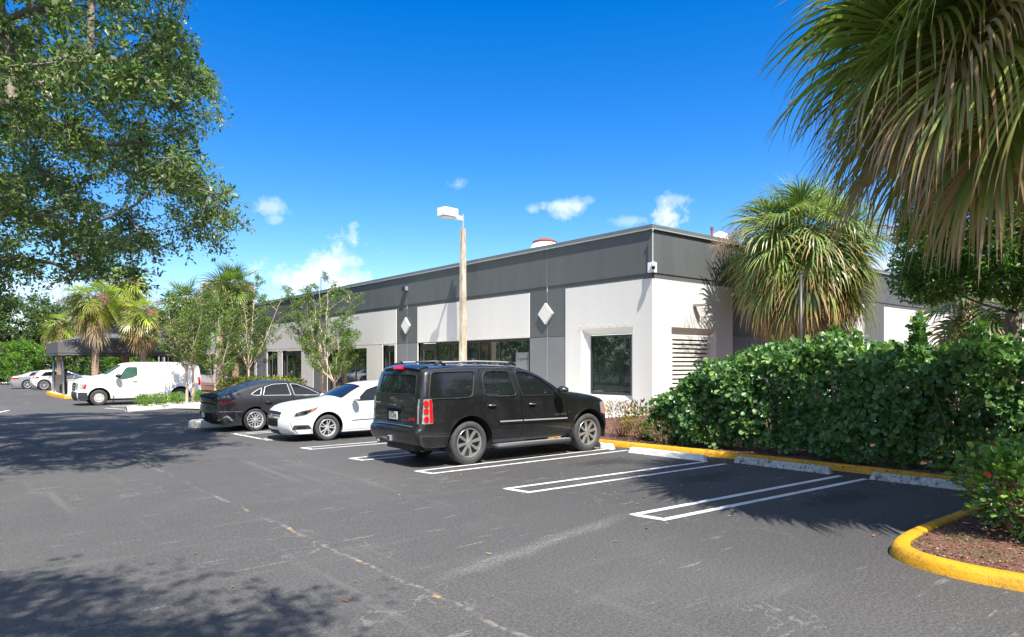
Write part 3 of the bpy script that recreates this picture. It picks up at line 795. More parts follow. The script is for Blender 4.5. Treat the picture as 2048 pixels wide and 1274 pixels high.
# ------------------------------------------------------------------ the building
FX, RY = 18.41, 14.98
class Facade:
    """u runs along the wall, d is the distance out from it"""
    def __init__(s, front): s.f = front
    def p(s, u, z, d): return (FX-d, u, z) if s.f else (u, RY-d, z)
    def box(s, mb, u0, u1, z0, z1, d0, d1, m=0):
        a, b = s.p(u0, z0, d0), s.p(u1, z1, d1)
        mb.box(min(a[0], b[0]), max(a[0], b[0]), min(a[1], b[1]), max(a[1], b[1]), min(a[2], b[2]), max(a[2], b[2]), m)
    def quad(s, mb, P, m=0): mb.add([s.p(*q) for q in P], [(0, 1, 2, 3)], m)
FF, RF = Facade(True), Facade(False)
bld = thing('office_building', 'long low grey and white office building with dark parapet band and tinted windows', 'building', (FX, RY, 0))
def P_(o): o.parent = bld; o.matrix_parent_inverse = Matrix.Translation((-FX, -RY, 0)); return o
ZT, ZB, ZJ = 6.44, 4.96, 2.93
END = {True: 104.0, False: 62.0}
cols = {True: [(19.19, 21.34)]+[(19.19+10.93*k, 21.34+10.93*k) for k in range(1, 8)], False: [(23.16, 25.5), (34.45, 36.75), (45.9, 48.2), (57.2, 59.4)]}
# window openings below the joint: (u0, u1, z0, z1)
opens = {True: {0: [], 1: [(21.36, 30.08, 0.0, 2.91)], 2: [(32.45, 33.72, 0, 2.88), (35.66, 41.0, 0, 2.80)], 3: [(45.2, 48.7, 0, 2.8), (49.6, 51.7, .8, 2.8)],
                4: [(54.6, 62.6, .8, 2.8)], 5: [(65.5, 73.4, .8, 2.8)], 6: [(76.4, 84.3, .8, 2.8)], 7: [(87.4, 95, .8, 2.8)]},
         False: {0: [], 1: [(25.7, 34.2, .8, 2.83)], 2: [(37.3, 45.5, .8, 2.86)], 3: [(48.6, 56.8, .8, 2.86)]}}
def bay_edges(front):
    c = cols[front]; e = [((RY if front else FX), c[0][0])]
    for a, b in zip(c[:-1], c[1:]): e.append((a[1], b[0]))
    e.append((c[-1][1], END[front])); return e
for front, fc in ((True, FF), (False, RF)):
    g = .036; base = RY if front else FX; end = END[front]
    core = MB(); ops = [o for v in opens[front].values() for o in v]
    # core wall broken round its openings
    cuts = sorted(ops); big = (16.02, 17.99, .74, 2.93) if front else (19.55, 21.87, .74, 2.90); outer = (15.80, 18.33, .54, 3.16) if front else (19.41, 22.08, .54, 3.14)
    cuts = sorted(cuts+[outer])
    u = base+.3
    for o in cuts:
        fc.box(core, u, o[0], 0, 4.9, -.3, 0); fc.box(core, o[0], o[1], o[3], 4.9, -.3, 0)
        if o[2] > 0: fc.box(core, o[0], o[1], 0, o[2], -.3, 0)
        u = o[1]
    fc.box(core, u, end, 0, 4.9, -.3, 0)
    P_(core.build('core_wall', M['dkwall']))
    band = MB(); strip = MB(); fc.box(strip, base, end, 4.74, 5.0, -.3, .008)
    P_(strip.build('band_strip', M['dkwall']))
    js = [(a+b)/2 for a, b in cols[front]]; prev = base-.035
    for j in js+[end]:
        band = MB(); fc.box(band, prev, j-g/2, ZB, ZT, -.2, .038); prev = j+g/2; P_(band.build('parapet_panel', M['dkwall'], bevel=.004))
    jm = MB()
    for j in js: jm = MB(); fc.box(jm, j-g/2, j+g/2, 0, 4.735, -.02, .006); fc.box(jm, j-g/2, j+g/2, 4.735, ZT, -.1, .020); P_(jm.build('panel_joint', M['joint']))
    cap = MB(); fc.box(cap, base-.09, end, ZT+.0, 6.60, -.45, .10); P_(cap.build('coping', M['coping'], bevel=.006))
    lip = MB(); fc.box(lip, base-.115, end, ZT-.012, ZT+.022, -.1, .118); P_(lip.build('coping_lip', M['copinglip']))
    for (a, b), j in zip(cols[front], js):
        for u0, u1 in ((a+.012, j-g/2), (j+g/2, b-.012)):
            up = MB(); fc.box(up, u0, u1, ZJ+.012, 4.735, -.05, .020); P_(up.build('dark_column_panel', M['dkwall'], bevel=.004))
            lo = MB(); fc.box(lo, u0, u1, 0, ZJ-.012, -.05, .020); P_(lo.build('lower_column_panel', M['mdwall'], bevel=.004))
    for k, (a, b) in enumerate(bay_edges(front)):
        lt = MB(); d = .045; a_ = a+.0; b_ = b-.0
        if k == 0:
            o = outer
            a_ = a-.046; fc.box(lt, a_, o[0], 0, 4.77, -.1, d); fc.box(lt, o[1], b_, 0, 4.77, -.1, d)
            fc.box(lt, o[0], o[1], o[3], 4.77, -.1, d); fc.box(lt, o[0], o[1], 0, o[2], -.1, d)
            # splayed reveal
            i = big; dd = -.16
            for q in (((o[0], o[2], d), (i[0], i[2], dd), (i[0], i[3], dd), (o[0], o[3], d)), ((o[1], o[2], d), (o[1], o[3], d), (i[1], i[3], dd), (i[1], i[2], dd)),
                      ((o[0], o[3], d), (i[0], i[3], dd), (i[1], i[3], dd), (o[1], o[3], d)), ((o[0], o[2], d), (o[1], o[2], d), (i[1], i[2], dd), (i[0], i[2], dd))):
                fc.quad(lt, q)
        elif not opens[front].get(k): fc.box(lt, a_, b_, 0, 4.77, -.1, d)
        else:
            fc.box(lt, a_, b_, ZJ+.012, 4.77, -.1, d); u = a_
            for o in opens[front][k]:
                if o[0]-u > .03: fc.box(lt, u, o[0], 0, ZJ-.012, -.1, d)
                if ZJ-.012-o[3] > .02: fc.box(lt, o[0], o[1], o[3], ZJ-.012, -.1, d)
                if o[2] > 0: fc.box(lt, o[0], o[1], 0, o[2], -.1, d)
                u = o[1]
            if b_-u > .03: fc.box(lt, u, b_, 0, ZJ-.012, -.1, d)
        P_(lt.build('light_wall_panel', M['ltwall'], bevel=.003))

def window(fc, u0, u1, z0, z1, mull, trans=(), d=-.10, fw=.05, name='window'):
    fr = MB(); fc.box(fr, u0, u0+fw, z0, z1, d-.06, d+.05); fc.box(fr, u1-fw, u1, z0, z1, d-.06, d+.05)
    fc.box(fr, u0+fw, u1-fw, z1-fw, z1, d-.06, d+.048); fc.box(fr, u0+fw, u1-fw, z0, z0+fw*1.2, d-.06, d+.048)
    for m_ in mull: fc.box(fr, m_-fw*.6, m_+fw*.6, z0+fw*1.2, z1-fw, d-.05, d+.04)
    for t in trans: fc.box(fr, u0+fw, u1-fw, t-fw*.5, t+fw*.5, d-.05, d+.035)
    w = P_(fr.build(name, M['frame'], bevel=.004)); gl = MB(); e = [u0+fw]+list(mull)+[u1-fw]
    for a, b in zip(e[:-1], e[1:]):
        s1 = random.uniform(-.003, .003); s2 = random.uniform(-.003, .003)
        fc.quad(gl, [(a, z0+fw, d+s1), (b, z0+fw, d-s1), (b, z1-fw, d-s1+s2), (a, z1-fw, d+s1+s2)])
    o = gl.build('glass_pane', M['glass'], fix=False); o.parent = w
    return w
window(FF, 16.02, 17.99, .76, 2.91, [], d=-.17, fw=.055)
window(FF, 21.4, 28.62, .06, 2.90, [23.55, 25.0, 26.0, 27.45], d=-.16, fw=.07)
window(FF, 35.7, 40.95, .06, 2.78, [37.4, 39.2], [2.35], d=-.16)
window(FF, 49.65, 51.65, .82, 2.78, [50.6], d=-.16)
for k in range(4, 8):
    o = opens[True][k][0]; window(FF, o[0]+.03, o[1]-.03, .82, 2.78, [o[0]+2, o[0]+4, o[0]+6], d=-.16)
for k in range(1, 4):
    o = opens[False][k][0]; window(RF, o[0]+.03, o[1]-.03, .82, o[3]-.02, [o[0]+2.1, o[0]+4.2, o[0]+6.3], d=-.16)
def door(fc, u0, u1, z1, d=-.15):
    fr = MB(); fc.box(fr, u0, u0+.12, 0, z1, d-.05, d+.04); fc.box(fr, u1-.12, u1, 0, z1, d-.05, d+.04); fc.box(fr, u0+.12, u1-.12, z1-.34, z1, d-.05, d+.038)
    fc.box(fr, u0+.12, u1-.12, 0, .25, d-.05, d+.038)
    w = P_(fr.build('door', M['frame'], bevel=.004)); gl = MB(); fc.quad(gl, [(u0+.1, .2, d), (u1-.1, .2, d), (u1-.1, z1-.3, d), (u0+.1, z1-.3, d)])
    o = gl.build('glass_pane', M['glass'], fix=False); o.parent = w
    hd = MB(); a = fc.p(u0+.2, 1.0, d+.07); b = fc.p(u0+.2, 1.35, d+.07); hd.tube([fc.p(u0+.2, 1.0, d+.02), a, b, fc.p(u0+.2, 1.35, d+.02)], .014, 8)
    o = hd.build('handle', M['steel'], smooth=True); o.parent = w
    return w
door(FF, 32.48, 33.70, 2.86); door(FF, 28.66, 30.05, 2.88)
door(FF, 45.25, 46.9, 2.78); door(FF, 47.0, 48.65, 2.78)
# jamb trim by the doors
jb = MB(); FF.box(jb, 33.72, 33.86, 0, 2.9, .0, .075); P_(jb.build('door_jamb', M['ltwall'], bevel=.004))
# louvred vent
lv = MB(); RF.box(lv, 19.57, 21.85, .76, 2.88, -.25, -.21, 1)
RF.box(lv, 19.57, 19.64, .76, 2.88, -.2, -.10); RF.box(lv, 21.78, 21.85, .76, 2.88, -.2, -.10); RF.box(lv, 19.64, 21.78, 2.80, 2.88, -.2, -.102); RF.box(lv, 19.64, 21.78, .76, .84, -.2, -.102)
ns = 13
for k in range(ns):
    z = .93+k*(1.86/(ns-1)); a = []
    for u in (19.64, 21.78): a += [RF.p(u, z-.052, -.098), RF.p(u, z+.022, -.102), RF.p(u, z+.060, -.19), RF.p(u, z-.01, -.186)]
    lv.add(a, [(0, 1, 5, 4), (1, 2, 6, 5), (2, 3, 7, 6), (3, 0, 4, 7), (0, 3, 2, 1), (4, 5, 6, 7)])
P_(lv.build('louvre_vent', [M['offwhite'], M['dkslot']]))
# diamond plaques
def diamond(fc, u, z, hw, hh, d0, d1):
    mb = MB(); V = [fc.p(u-hw, z, d0), fc.p(u, z-hh, d0), fc.p(u+hw, z, d0), fc.p(u, z+hh, d0)]+[fc.p(u-hw, z, d1), fc.p(u, z-hh, d1), fc.p(u+hw, z, d1), fc.p(u, z+hh, d1)]
    mb.add(V, [(0, 1, 2, 3), (4, 5, 6, 7), (0, 1, 5, 4), (1, 2, 6, 5), (2, 3, 7, 6), (3, 0, 4, 7)]); P_(mb.build('diamond_plaque', M['ltwall'], bevel=.006))
for k in range(5):
    a, b = cols[True][k]; diamond(FF, (a+b)/2+.04, 3.86, .43, .43, .02, .115)
# shutter anchor pegs
def pegs(fc, us, z):
    for u in us:
        mb = MB(); mb.tube([fc.p(u, z, .03), fc.p(u, z, .082)], .016, 8); mb.tube([fc.p(u, z, .08), fc.p(u, z, .092)], .026, 8); P_(mb.build('shutter_peg', M['ltwall']))
pegs(FF, [18.35-.375*k for k in range(7)], 3.27); pegs(FF, [16.1, 16.75, 17.4, 18.05], .36)
pegs(FF, [21.75+.52*k for k in range(15)], 3.02); pegs(FF, [32.7, 33.1, 33.5, 34.0, 34.5], 3.0)
# wall fixtures that hang on the building are things of their own
def cctv():
    t = thing('corner_camera', 'white boxy security camera on the dark upper corner of the building', 'security camera', (FX, RY, 5.12))
    b = MB(); b.box(-.16, .05, -.17, -.145, -.17, .17); b.box(-.165, -.14, -.145, .06, -.17, .17); b.box(-.235, -.135, -.235, -.155, -.12, .17); o = b.build('bracket', M['whitemetal'], t, bevel=.006)
    c = MB(); c.tube([(-.21, -.21, .13), (-.27, -.27, .10), (-.29, -.29, -.02)], [.05, .065, .07], 14); c.build('camera_housing', M['whitemetal'], t, smooth=True)
    d = MB(); d.lathe([(0, -.09), (.035, -.085), (.06, -.05), (.068, 0)], 16, axis='z', origin=(-.29, -.29, -.02)); d.build('dome', M['black'], t, smooth=True)
    e = MB(); e.box(-.17, -.14, -.165, -.14, .17, 1.30); e.tube([(-.17, -.17, 1.22), (-.19, -.18, 1.30)], .03, 8); e.build('conduit', M['joint'], t)
cctv()
def floodlight():
    t = thing('wall_floodlight', 'small dark floodlight on the parapet band left of the lamp post', 'floodlight', (FX, 31.2, 5.78))
    b = MB(); b.box(-.24, -.05, -.17, .17, -.10, .14); b.box(-.06, -.03, -.06, .06, -.05, .05); b.build('housing', M['dkplastic'], t, bevel=.01)
    b = MB(); b.box(-.246, -.238, -.14, .14, -.08, .08); b.build('lens', M['black'], t)
    b = MB(); b.box(-.22, -.06, -.185, -.17, -.09, .12); b.build('side_plate', M['steel'], t)
floodlight()
def wall_pipe():
    t = thing('wall_pipe', 'short white open ended pipe sticking out of the side wall above the louvre', 'pipe', (20.72, RY-.045, 4.03))
    mb = MB(); mb.tube([(0, .02, 0), (0, -.09, .0), (.05, -.22, .0), (.16, -.36, .01)], [.105, .105, .105, .105], 20, cap=False); mb.build('pipe_body', M['offwhite'], t, smooth=True)
    mb = MB(); mb.tube([(0, .0, 0), (0, -.012, 0)], .15, 20); mb.build('flange', M['offwhite'], t)
    mb = MB(); mb.tube([(.13, -.325, .008), (.14, -.335, .008)], .10, 20); mb.build('inner_dark', M['black'], t)
wall_pipe()
# roof and roof things
rf = MB(); rf.box(FX+.3, END[False], RY+.3, END[True], 5.9, 6.0); P_(rf.build('roof', M['roof']))
def vent_dome(x, y, r, h, label, rim):
    t = thing('roof_vent', label, 'roof vent', (x, y, 6.0))
    mb = MB(); mb.lathe([(r*.8, 0), (r*.85, h*.55), (r, h*.6), (r*.98, h*.66), (r*.6, h*.92), (0, h)], 22, axis='z'); auto_smooth(mb.build('hood', M['whitemetal'], t), 30)
    if rim: mb = MB(); mb.lathe([(r*.60, h*.92), (r*.63, h*.955), (r*.3, h*1.02), (0, h*1.03)], 22, axis='z'); mb.lathe([(r*1.01, h*.6), (r*1.02, h*.66), (r*.98, h*.67)], 22, axis='z'); mb.build('rusty_rim', M['redtrim'], t)
vent_dome(24.5, 27.2, 1.05, 2.50, 'grey roof vent hood with a rusty red rim above the parapet', True)
vent_dome(26.0, 17.4, .5, 1.68, 'small pale dome vent on the roof beside the palm', False)
vent_dome(23.5, 50.5, .9, 2.3, 'flat pale roof hatch far along the parapet', False)
t = thing('roof_pipe', 'thin rusty vent pipe on the roof beside the palm', 'pipe', (25.7, 17.6, 6.0)); mb = MB(); mb.tube([(0, 0, 0), (0, 0, 1.75)], .05, 8); mb.build('pipe_body', M['redtrim'], t); mb = MB(); mb.tube([(0, 0, 1.72), (0, 0, 1.85)], .075, 8); mb.build('cap', M['redtrim'], t)
t = thing('roof_antenna', 'thin dark antenna rod standing on the far parapet', 'antenna', (18.6, 42.5, 6.5)); mb = MB(); mb.tube([(0, 0, 0), (0, 0, 1.05)], .022, 6); mb.build('rod', M['frame'], t); mb = MB(); mb.tube([(0, 0, 0), (0, 0, .12)], .06, 8); mb.build('base', M['frame'], t)
# notice in the window
t = thing('window_notice', 'white notice sheet in the strip window beside the column', 'notice', (FX+.10, 21.95, 1.85)); mb = MB(); mb.box(-.006, 0, -.42, .42, -.5, .5); mb.build('sheet', M['noticepaper'], t)
text_obj('lettering', 'or general', .17, M['black'], t, (-.008, 0, .22), (R(90), 0, R(-90)), .0005)

# ------------------------------------------------------------------ lamp posts
def lamp_post(x, y, hp, label, w0=.14, w1=.105, th=-10):
    t = thing('lamp_post', label, 'lamp post', (x, y, 0), R(th), 'concrete parking lot lamp posts')
    V = []; ch = .025
    for z, w in ((0, w0), (hp*.33, w0*.9+w1*.1), (hp*.66, (w0+w1)/2), (hp, w1)):
        for a, b in ((-w, -w+ch), (-w+ch, -w), (w-ch, -w), (w, -w+ch), (w, w-ch), (w-ch, w), (-w+ch, w), (-w, w-ch)): V.append((a, b, z))
    F = [(i*8+k, i*8+(k+1) % 8, i*8+8+(k+1) % 8, i*8+8+k) for i in range(3) for k in range(8)]+[tuple(range(24, 32))]
    mb = MB(); mb.add(V, F); mb.build('pole', M['pole'], t)
    mb = MB(); mb.tube([(0, 0, hp), (0, 0, hp+.66)], .05, 10); mb.box(-.075, .075, -.075, .075, hp, hp+.025)
    for k in range(3): mb.tube([(-.09, 0, hp+.06+k*.08), (-.045, 0, hp+.06+k*.08)], .014, 6)
    auto_smooth(mb.build('tenon', M['steel'], t), 40)
    mb = MB(); mb.box(-.62, -.04, -.04, .04, hp+.38, hp+.56); mb.build('arm', M['offwhite'], t, bevel=.006)
    x1, x0 = -.50, -1.28; z1, z0 = hp+.78, hp+.42; mb = MB()
    mb.box(x0, x1, -.26, .26, z0, z1); mb.build('lamp_head', M['whitemetal'], t, bevel=.012)
    mb = MB(); mb.box(x0+.05, x1-.12, -.22, .22, z0-.035, z0+.004); mb.build('lens', M['lens'], t, bevel=.01)
    return t
lamp_post(17.75, 25.2, 7.93, 'tall tan concrete lamp post with white box head above the black car', th=6)
lamp_post(15.1, 52.5, 7.0, 'distant pale concrete lamp post among the palms behind the van', .15, .11, th=0)
# dark pole by the right palm
t = thing('steel_pole', 'slim black steel pole rising from the hedge beside the palm trunk', 'pole', (20.1, 10.6, 0)); mb = MB(); mb.tube([(0, 0, 0), (0, 0, 4.62)], .055, 12); mb.build('shaft', M['frame'], t, smooth=True); mb = MB(); mb.tube([(0, 0, 4.62), (0, 0, 4.70)], [.07, .05], 12); mb.build('cap', M['frame'], t)

# ------------------------------------------------------------------ the entrance canopy
def canopy():
    x0, x1, y0, y1 = 4.3, 10.9, 43.6, 49.6; zb, zf, zr = 2.42, 3.10, 3.75
    t = thing('entrance_canopy', 'charcoal canvas canopy on white posts over the drive', 'canopy', ((x0+x1)/2, (y0+y1)/2, 0))
    ox, oy = (x0+x1)/2, (y0+y1)/2
    A = [(x0, y0), (x0, y1), (x1, y1), (x1, y0)]; ym = (y0+y1)/2
    mb = MB(); B = [(x-ox, y-oy) for x, y in A]
    V = [(x, y, zb) for x, y in B]+[(x, y, z) for (x, y), z in zip(B, (zf-.05, zf-.05, 3.3, 3.3))]
    r0, r1 = (x0+3.2-ox, ym-oy, 4.02), (x1-1.6-ox, ym-oy, 4.12)
    V += [r0, r1, (x0+.0-ox, ym-oy, zf)]
    F = [(0, 3, 7, 4), (1, 5, 6, 2), (0, 4, 5, 1), (3, 2, 6, 7), (4, 7, 9, 8), (5, 8, 9, 6), (4, 8, 5), (7, 6, 9)]
    mb.add(V, F)
    o = mb.build('canvas', M['canvas'], t, fix=False); sm = o.modifiers.new('solid', 'SOLIDIFY'); sm.thickness = .03
    # scalloped valance
    vb = MB()
    for (a, b) in ((0, 3), (0, 1), (3, 2), (1, 2)):
        pa, pb = Vector((*B[a], zb)), Vector((*B[b], zb)); n = 28; P = []
        for i in range(n+1): p = pa.lerp(pb, i/n); P += [p+Vector((0, 0, .03)), p-Vector((0, 0, .10+.02*math.sin(i*2.1)))]
        vb.add(P, [(2*i, 2*i+1, 2*i+3, 2*i+2) for i in range(n)])
    o = vb.build('valance', M['canvas'], t, fix=False)
    for i, (x, y) in enumerate(((x0+.35, y0+1.0), (x0+.35, y1-.4), (x1-.4, y0+.6), (x1-.4, y1-.4))):
        mb = MB(); mb.tube([(x-ox, y-oy, .1), (x-ox, y-oy, zb+.05)], .06, 12); mb.build('post', M['steel'] if i < 2 else M['frame'], t, smooth=True)
    mb = MB(); mb.tube([(x0+.1-ox, y0+.1-oy, zb+.02), (x1-.1-ox, y0+.1-oy, zb+.02)], .04, 8); mb.tube([(x0+.1-ox, y1-.1-oy, zb+.02), (x1-.1-ox, y1-.1-oy, zb+.02)], .04, 8); mb.tube([(x0+.1-ox, y0+.1-oy, zb+.02), (x0+.1-ox, y1-.1-oy, zb+.02)], .04, 8)
    mb.build('rail', M['frame'], t)
canopy()
kerb('canopy_island_kerb', smooth_path([(4.55, 43.2), (4.45, 44.0), (4.3, 47), (4.35, 51.0), (4.8, 51.6), (5.4, 51.0), (5.6, 44.0), (5.2, 43.1)], 1, .4)[::-1], .2, .17, M['yellow'], closed=True, thing_tag=('yellow kerb of the narrow island under the canopy posts', 'kerb'))
sheet('canopy_island', [(4.6, 43.3), (4.5, 47), (4.55, 51.0), (5.2, 51.2), (5.45, 44.0)], .15, M['concrete'])
def planter(x, y, s, h, lab):
    t = thing('post_planter', lab, 'planter', (x, y, .1)); mb = MB(); mb.box(-s, s, -s, s, 0, h); mb.build('box', M['offwhite'], t, bevel=.02)
    mb = MB(); mb.box(-s-.03, s+.03, -s-.03, s+.03, h, h+.04); mb.build('rim', M['offwhite'], t, bevel=.01)
planter(4.95, 49.6, .34, 1.05, 'cream square pedestal at the foot of the far canopy post'); planter(5.0, 44.35, .17, .85, 'narrow cream pedestal at the foot of the near canopy post')
t = thing('ash_receptacle', 'dark plastic cigarette receptacle with a slim neck under the canopy', 'ash bin', (5.0, 47.0, .1))
mb = MB(); mb.lathe([(0, 0), (.30, 0), (.31, .35), (.26, .55), (.10, .62), (.06, .72), (.055, 1.25)], 20, axis='z'); auto_smooth(mb.build('body', M['dkplastic'], t), 40)
mb = MB(); mb.lathe([(.055, 1.25), (.10, 1.28), (.11, 1.38), (.06, 1.45), (0, 1.46)], 16, axis='z'); mb.build('cap', M['dkplastic'], t, smooth=True)

# ------------------------------------------------------------------ vehicles
def suv():
    ch = [(3.64,.27,.06),(3.74,.34,.16),(3.76,.55,.20),(3.72,.66,.20),(3.70,.90,.20),(3.66,1.03,.16),(3.56,1.12,.09),(3.2,1.20,.05),(2.75,1.26,.045),(2.38,1.30,.05),(2.18,1.43,.07),(1.84,1.62,.07),(1.46,1.765,.045),
          (1.1,1.81,.035),(.3,1.825,.035),(-.45,1.80,.035),(-.80,1.765,.05),(-.88,1.71,.07),(-.90,1.66,.05),(-.99,1.26,.03),(-1.01,.95,.02),(-1.01,.74,.02),(-1.06,.71,.04),(-1.09,.66,.04),(-1.07,.50,.04),(-.99,.42,.03)]
    sp = dict(name='parked_suv', label='black four door sport utility vehicle parked nose in with roof rails and bright alloy wheels', cat='SUV', loc=(7.3, 11.09, 0), rz=0,
      chain=ch, shape=dict(W=.935, belt=1.22, tum=.22, r=.075, xf=2.9, xr=-.5, tf=.06, tr=.09, zlow=.4, low=.05, shoulder=.010), paint=M['blackpaint'], zs=.37, xb=(-.90, 3.6),
      arches=[(.03, .40, .505), (3.12, .40, .505)], wheels=[(.03, .40), (3.12, .40)], wrad=.40, wd=.27, rimr=.275, style='chunky',
      screens=[('windscreen', (2.30,1.35), (1.50,1.755), .86), ('rear_window', (-.90,1.66), (-.995,1.29), .84)],
      windows=[[(-.86,1.235),(-.74,1.70),(.16,1.715),(.19,1.66),(.075,1.27),(.0,1.24)], [(.42,1.25),(.36,1.30),(.37,1.62),(.46,1.71),(1.00,1.71),(1.12,1.245)], [(1.27,1.24),(1.17,1.71),(1.44,1.70),(1.80,1.57),(2.14,1.34),(2.18,1.225)]],
      doors=[[(.30,1.76),(.28,.92),(.44,.74),(.56,.44),(1.26,.42),(1.20,1.76)], [(1.28,.42),(2.50,.42),(2.46,1.16),(2.24,1.33),(1.84,1.59),(1.46,1.735),(1.22,1.76)]],
      handles=[(.52,1.075),(1.52,1.065)], hm=M['chrometrim'], mirror=(2.12, 1.30, 1.25), mm=M['blackpaint'], wtrim=M['black'], wtrimw=.012, wr=.07)
    t, car = build_car(sp)
    side_patch(car, 'body_moulding', [(.70,.715),(.70,.775),(1.255,.77),(1.255,.71)], M['blackpaint'], t, .016, .02)
    side_patch(car, 'body_moulding', [(1.285,.71),(1.285,.77),(2.46,.755),(2.46,.70)], M['blackpaint'], t, .016, .02)
    side_patch(car, 'chrome_strip', [(.70,.752),(.70,.774),(1.255,.769),(1.255,.747)], M['alloy'], t, .021, .01)
    side_patch(car, 'chrome_strip', [(1.285,.747),(1.285,.769),(2.46,.754),(2.46,.733)], M['alloy'], t, .021, .01)
    for cx in (.03, 3.12):   # wheel arch flares
        o_ = [(cx+.535*math.cos(a), .40+.535*math.sin(a)) for a in np.linspace(-.05, math.pi+.05, 18)]; i_ = [(cx+.505*math.cos(a), .40+.505*math.sin(a)) for a in np.linspace(math.pi+.05, -.05, 18)]
        side_patch(car, 'arch_flare', o_+i_, M['blackpaint'], t, .014, .03)
    side_patch(car, 'tail_light', fillet([(-.985,.80),(-.955,1.235),(-.80,1.235),(-.78,.80)], .02), M['clearlens'], t, .008, .02)
    side_patch(car, 'tail_light_strip', [(-.845,.815),(-.86,1.225),(-.805,1.225),(-.785,.815)], M['red'], t, .012, .02)
    for z in (.88, 1.02, 1.155):
        side_patch(car, 'tail_lens', [(-.915+.048*math.cos(a), z+.058*math.sin(a)) for a in np.linspace(0, 2*math.pi, 16, False)], M['red'], t, .018, .02)
    top_patch(car, 'tail_light_rear', srect(car, (-1.0,1.235), (-1.04,.80), .955, .998, .004), M['clearlens'], t, .008, .03, mirror=True)
    top_patch(car, 'high_brake_light', srect(car, (-.86,1.735), (-.885,1.70), -.22, .22, .01), M['red'], t, .05, .05)
    top_patch(car, 'rear_spoiler', srect(car, (-.70,1.785), (-.87,1.725), -.93, .93, .02), M['blackpaint'], t, .035, .05)
    top_patch(car, 'licence_recess', srect(car, (-1.015,1.04), (-1.035,.80), -.30, .30, .02), M['under'], t, .004, .02)
    top_patch(car, 'garnish', srect(car, (-1.005,1.15), (-1.015,1.04), -.36, .36, .015), M['blackpaint'], t, .03, .04)
    top_patch(car, 'step_pad', srect(car, (-1.01,.745), (-1.055,.715), -.80, .80, .01), M['dkplastic'], t, .012, .02)
    y = 0
    def rear(nm, m, y0, y1, z0, z1, x=-1.105, th=.012, par=t):
        mb = MB(); mb.box(x-th, x, y0, y1, z0, z1); return mb.build(nm, m, par, bevel=.003)
    pl = rear('licence_plate', M['plate'], -.15, .15, .84, .98, -1.045)
    text_obj('plate_number', 'R9 FB', .105, M['plategreen'], pl, (-1.059, 0, .90), (R(90), 0, R(-90)), .001, 1.0, .002)
    text_obj('plate_state', 'FLORIDA', .032, M['plategreen'], pl, (-1.059, 0, .963), (R(90), 0, R(-90)), .001)
    mb = MB(); mb.lathe([(0, 0), (.024, 0), (.024, .003)], 14, axis='x', origin=(-1.062, .0, .90)); mb.build('plate_emblem', M['plateorange'], pl)
    text_obj('badge', 'GMC', .075, M['badgered'], t, (-1.030, -.62, .86), (R(90), 0, R(-90)), .004, 1.3, .003)
    text_obj('badge', 'AWD', .05, M['chrometrim'], t, (-1.045, .62, .86), (R(90), 0, R(-90)), .004)
    text_obj('badge', 'YUKON', .06, M['chrometrim'], t, (-1.045, .62, 1.12), (R(90), 0, R(-90)), .004)
    yy = float(car.side(np.array([[2.3, .80]]), 0, 1)[0, 1]); text_obj('badge', 'DENALI', .066, M['chrometrim'], t, (2.30, -yy-.004, .815), (R(90), 0, 0), .004, 1.3, .001); text_obj('badge', 'DENALI', .066, M['chrometrim'], t, (2.30, yy+.004, .815), (R(90), 0, R(180)), .004, 1.3, .001)
    mb = MB(); mb.tube([(-1.03, -.11, 1.10), (-1.08, -.10, 1.10), (-1.08, .10, 1.10), (-1.03, .11, 1.10)], .012, 8); mb.build('rear_handle', M['dkplastic'], t)
    side_patch(car, 'bumper_crease', [(-1.00,.46),(-1.03,.58),(-1.01,.60),(-.40,.565),(-.40,.552),(-.99,.578),(-.98,.46)], M['dkplastic'], t, .006, .01)
    side_patch(car, 'door_crease', [(.56,.475),(.56,.487),(2.48,.497),(2.50,.482)], M['greypaint'], t, .005, .008)
    mb = MB(); mb.box(-1.15, -1.08, -.05, .05, .45, .55); mb.build('tow_hitch', M['steel'], t, bevel=.008); mb = MB(); mb.box(-1.155, -1.145, -.03, .03, .47, .53); mb.build('hitch_opening', M['under'], t)
    mb = MB(); mb.tube([(-1.10, .52, .40), (-.9, .5, .40)], .035, 12, cap=False); mb.tube([(-.6, -.3, .32), (-.45, .3, .30)], .09, 12); mb.build('exhaust', M['steel'], t)
    mb = MB(); mb.tube([(-.75, -.55, .33), (-.35, -.6, .33)], .06, 10); mb.box(-.9, .9, -.5, .5, .28, .42); mb.tube([(.03, -.7, .38), (.03, .7, .38)], .06, 10); mb.build('axle', M['hubdark'], t)
    for sg in (-1, 1):   # running boards and rails
        mb = MB(); mb.tube([(.56, sg*.90, .31), (.62, sg*1.00, .30), (1.5, sg*1.01, .295), (2.45, sg*1.00, .29), (2.58, sg*.90, .31)], [.035, .045, .045, .045, .035], 12); o = mb.build('running_board', M['dkplastic'], t, smooth=True)
        mb = MB(); mb.box(.62, 2.46, sg*.965-.055, sg*.965+.055, .325, .343); mb.build('step_tread', M['steel'], t, bevel=.004)
        yr = .70; mb = MB(); mb.tube([(-.55, sg*yr, 1.84), (-.42, sg*yr, 1.88), (.3, sg*yr, 1.90), (1.05, sg*yr, 1.885), (1.22, sg*yr, 1.835)], [.014, .018, .018, .018, .014], 10); mb.build('roof_rail', M['steel'], t, smooth=True)
        for a, b in ((-.62, -.38), (1.0, 1.28)): mb = MB(); mb.tube([(a, sg*yr, 1.84), ((a+b)/2, sg*yr, 1.885), (b, sg*yr, 1.83)], [.02, .033, .02], 10); mb.build('rail_foot', M['black'], t, smooth=True)
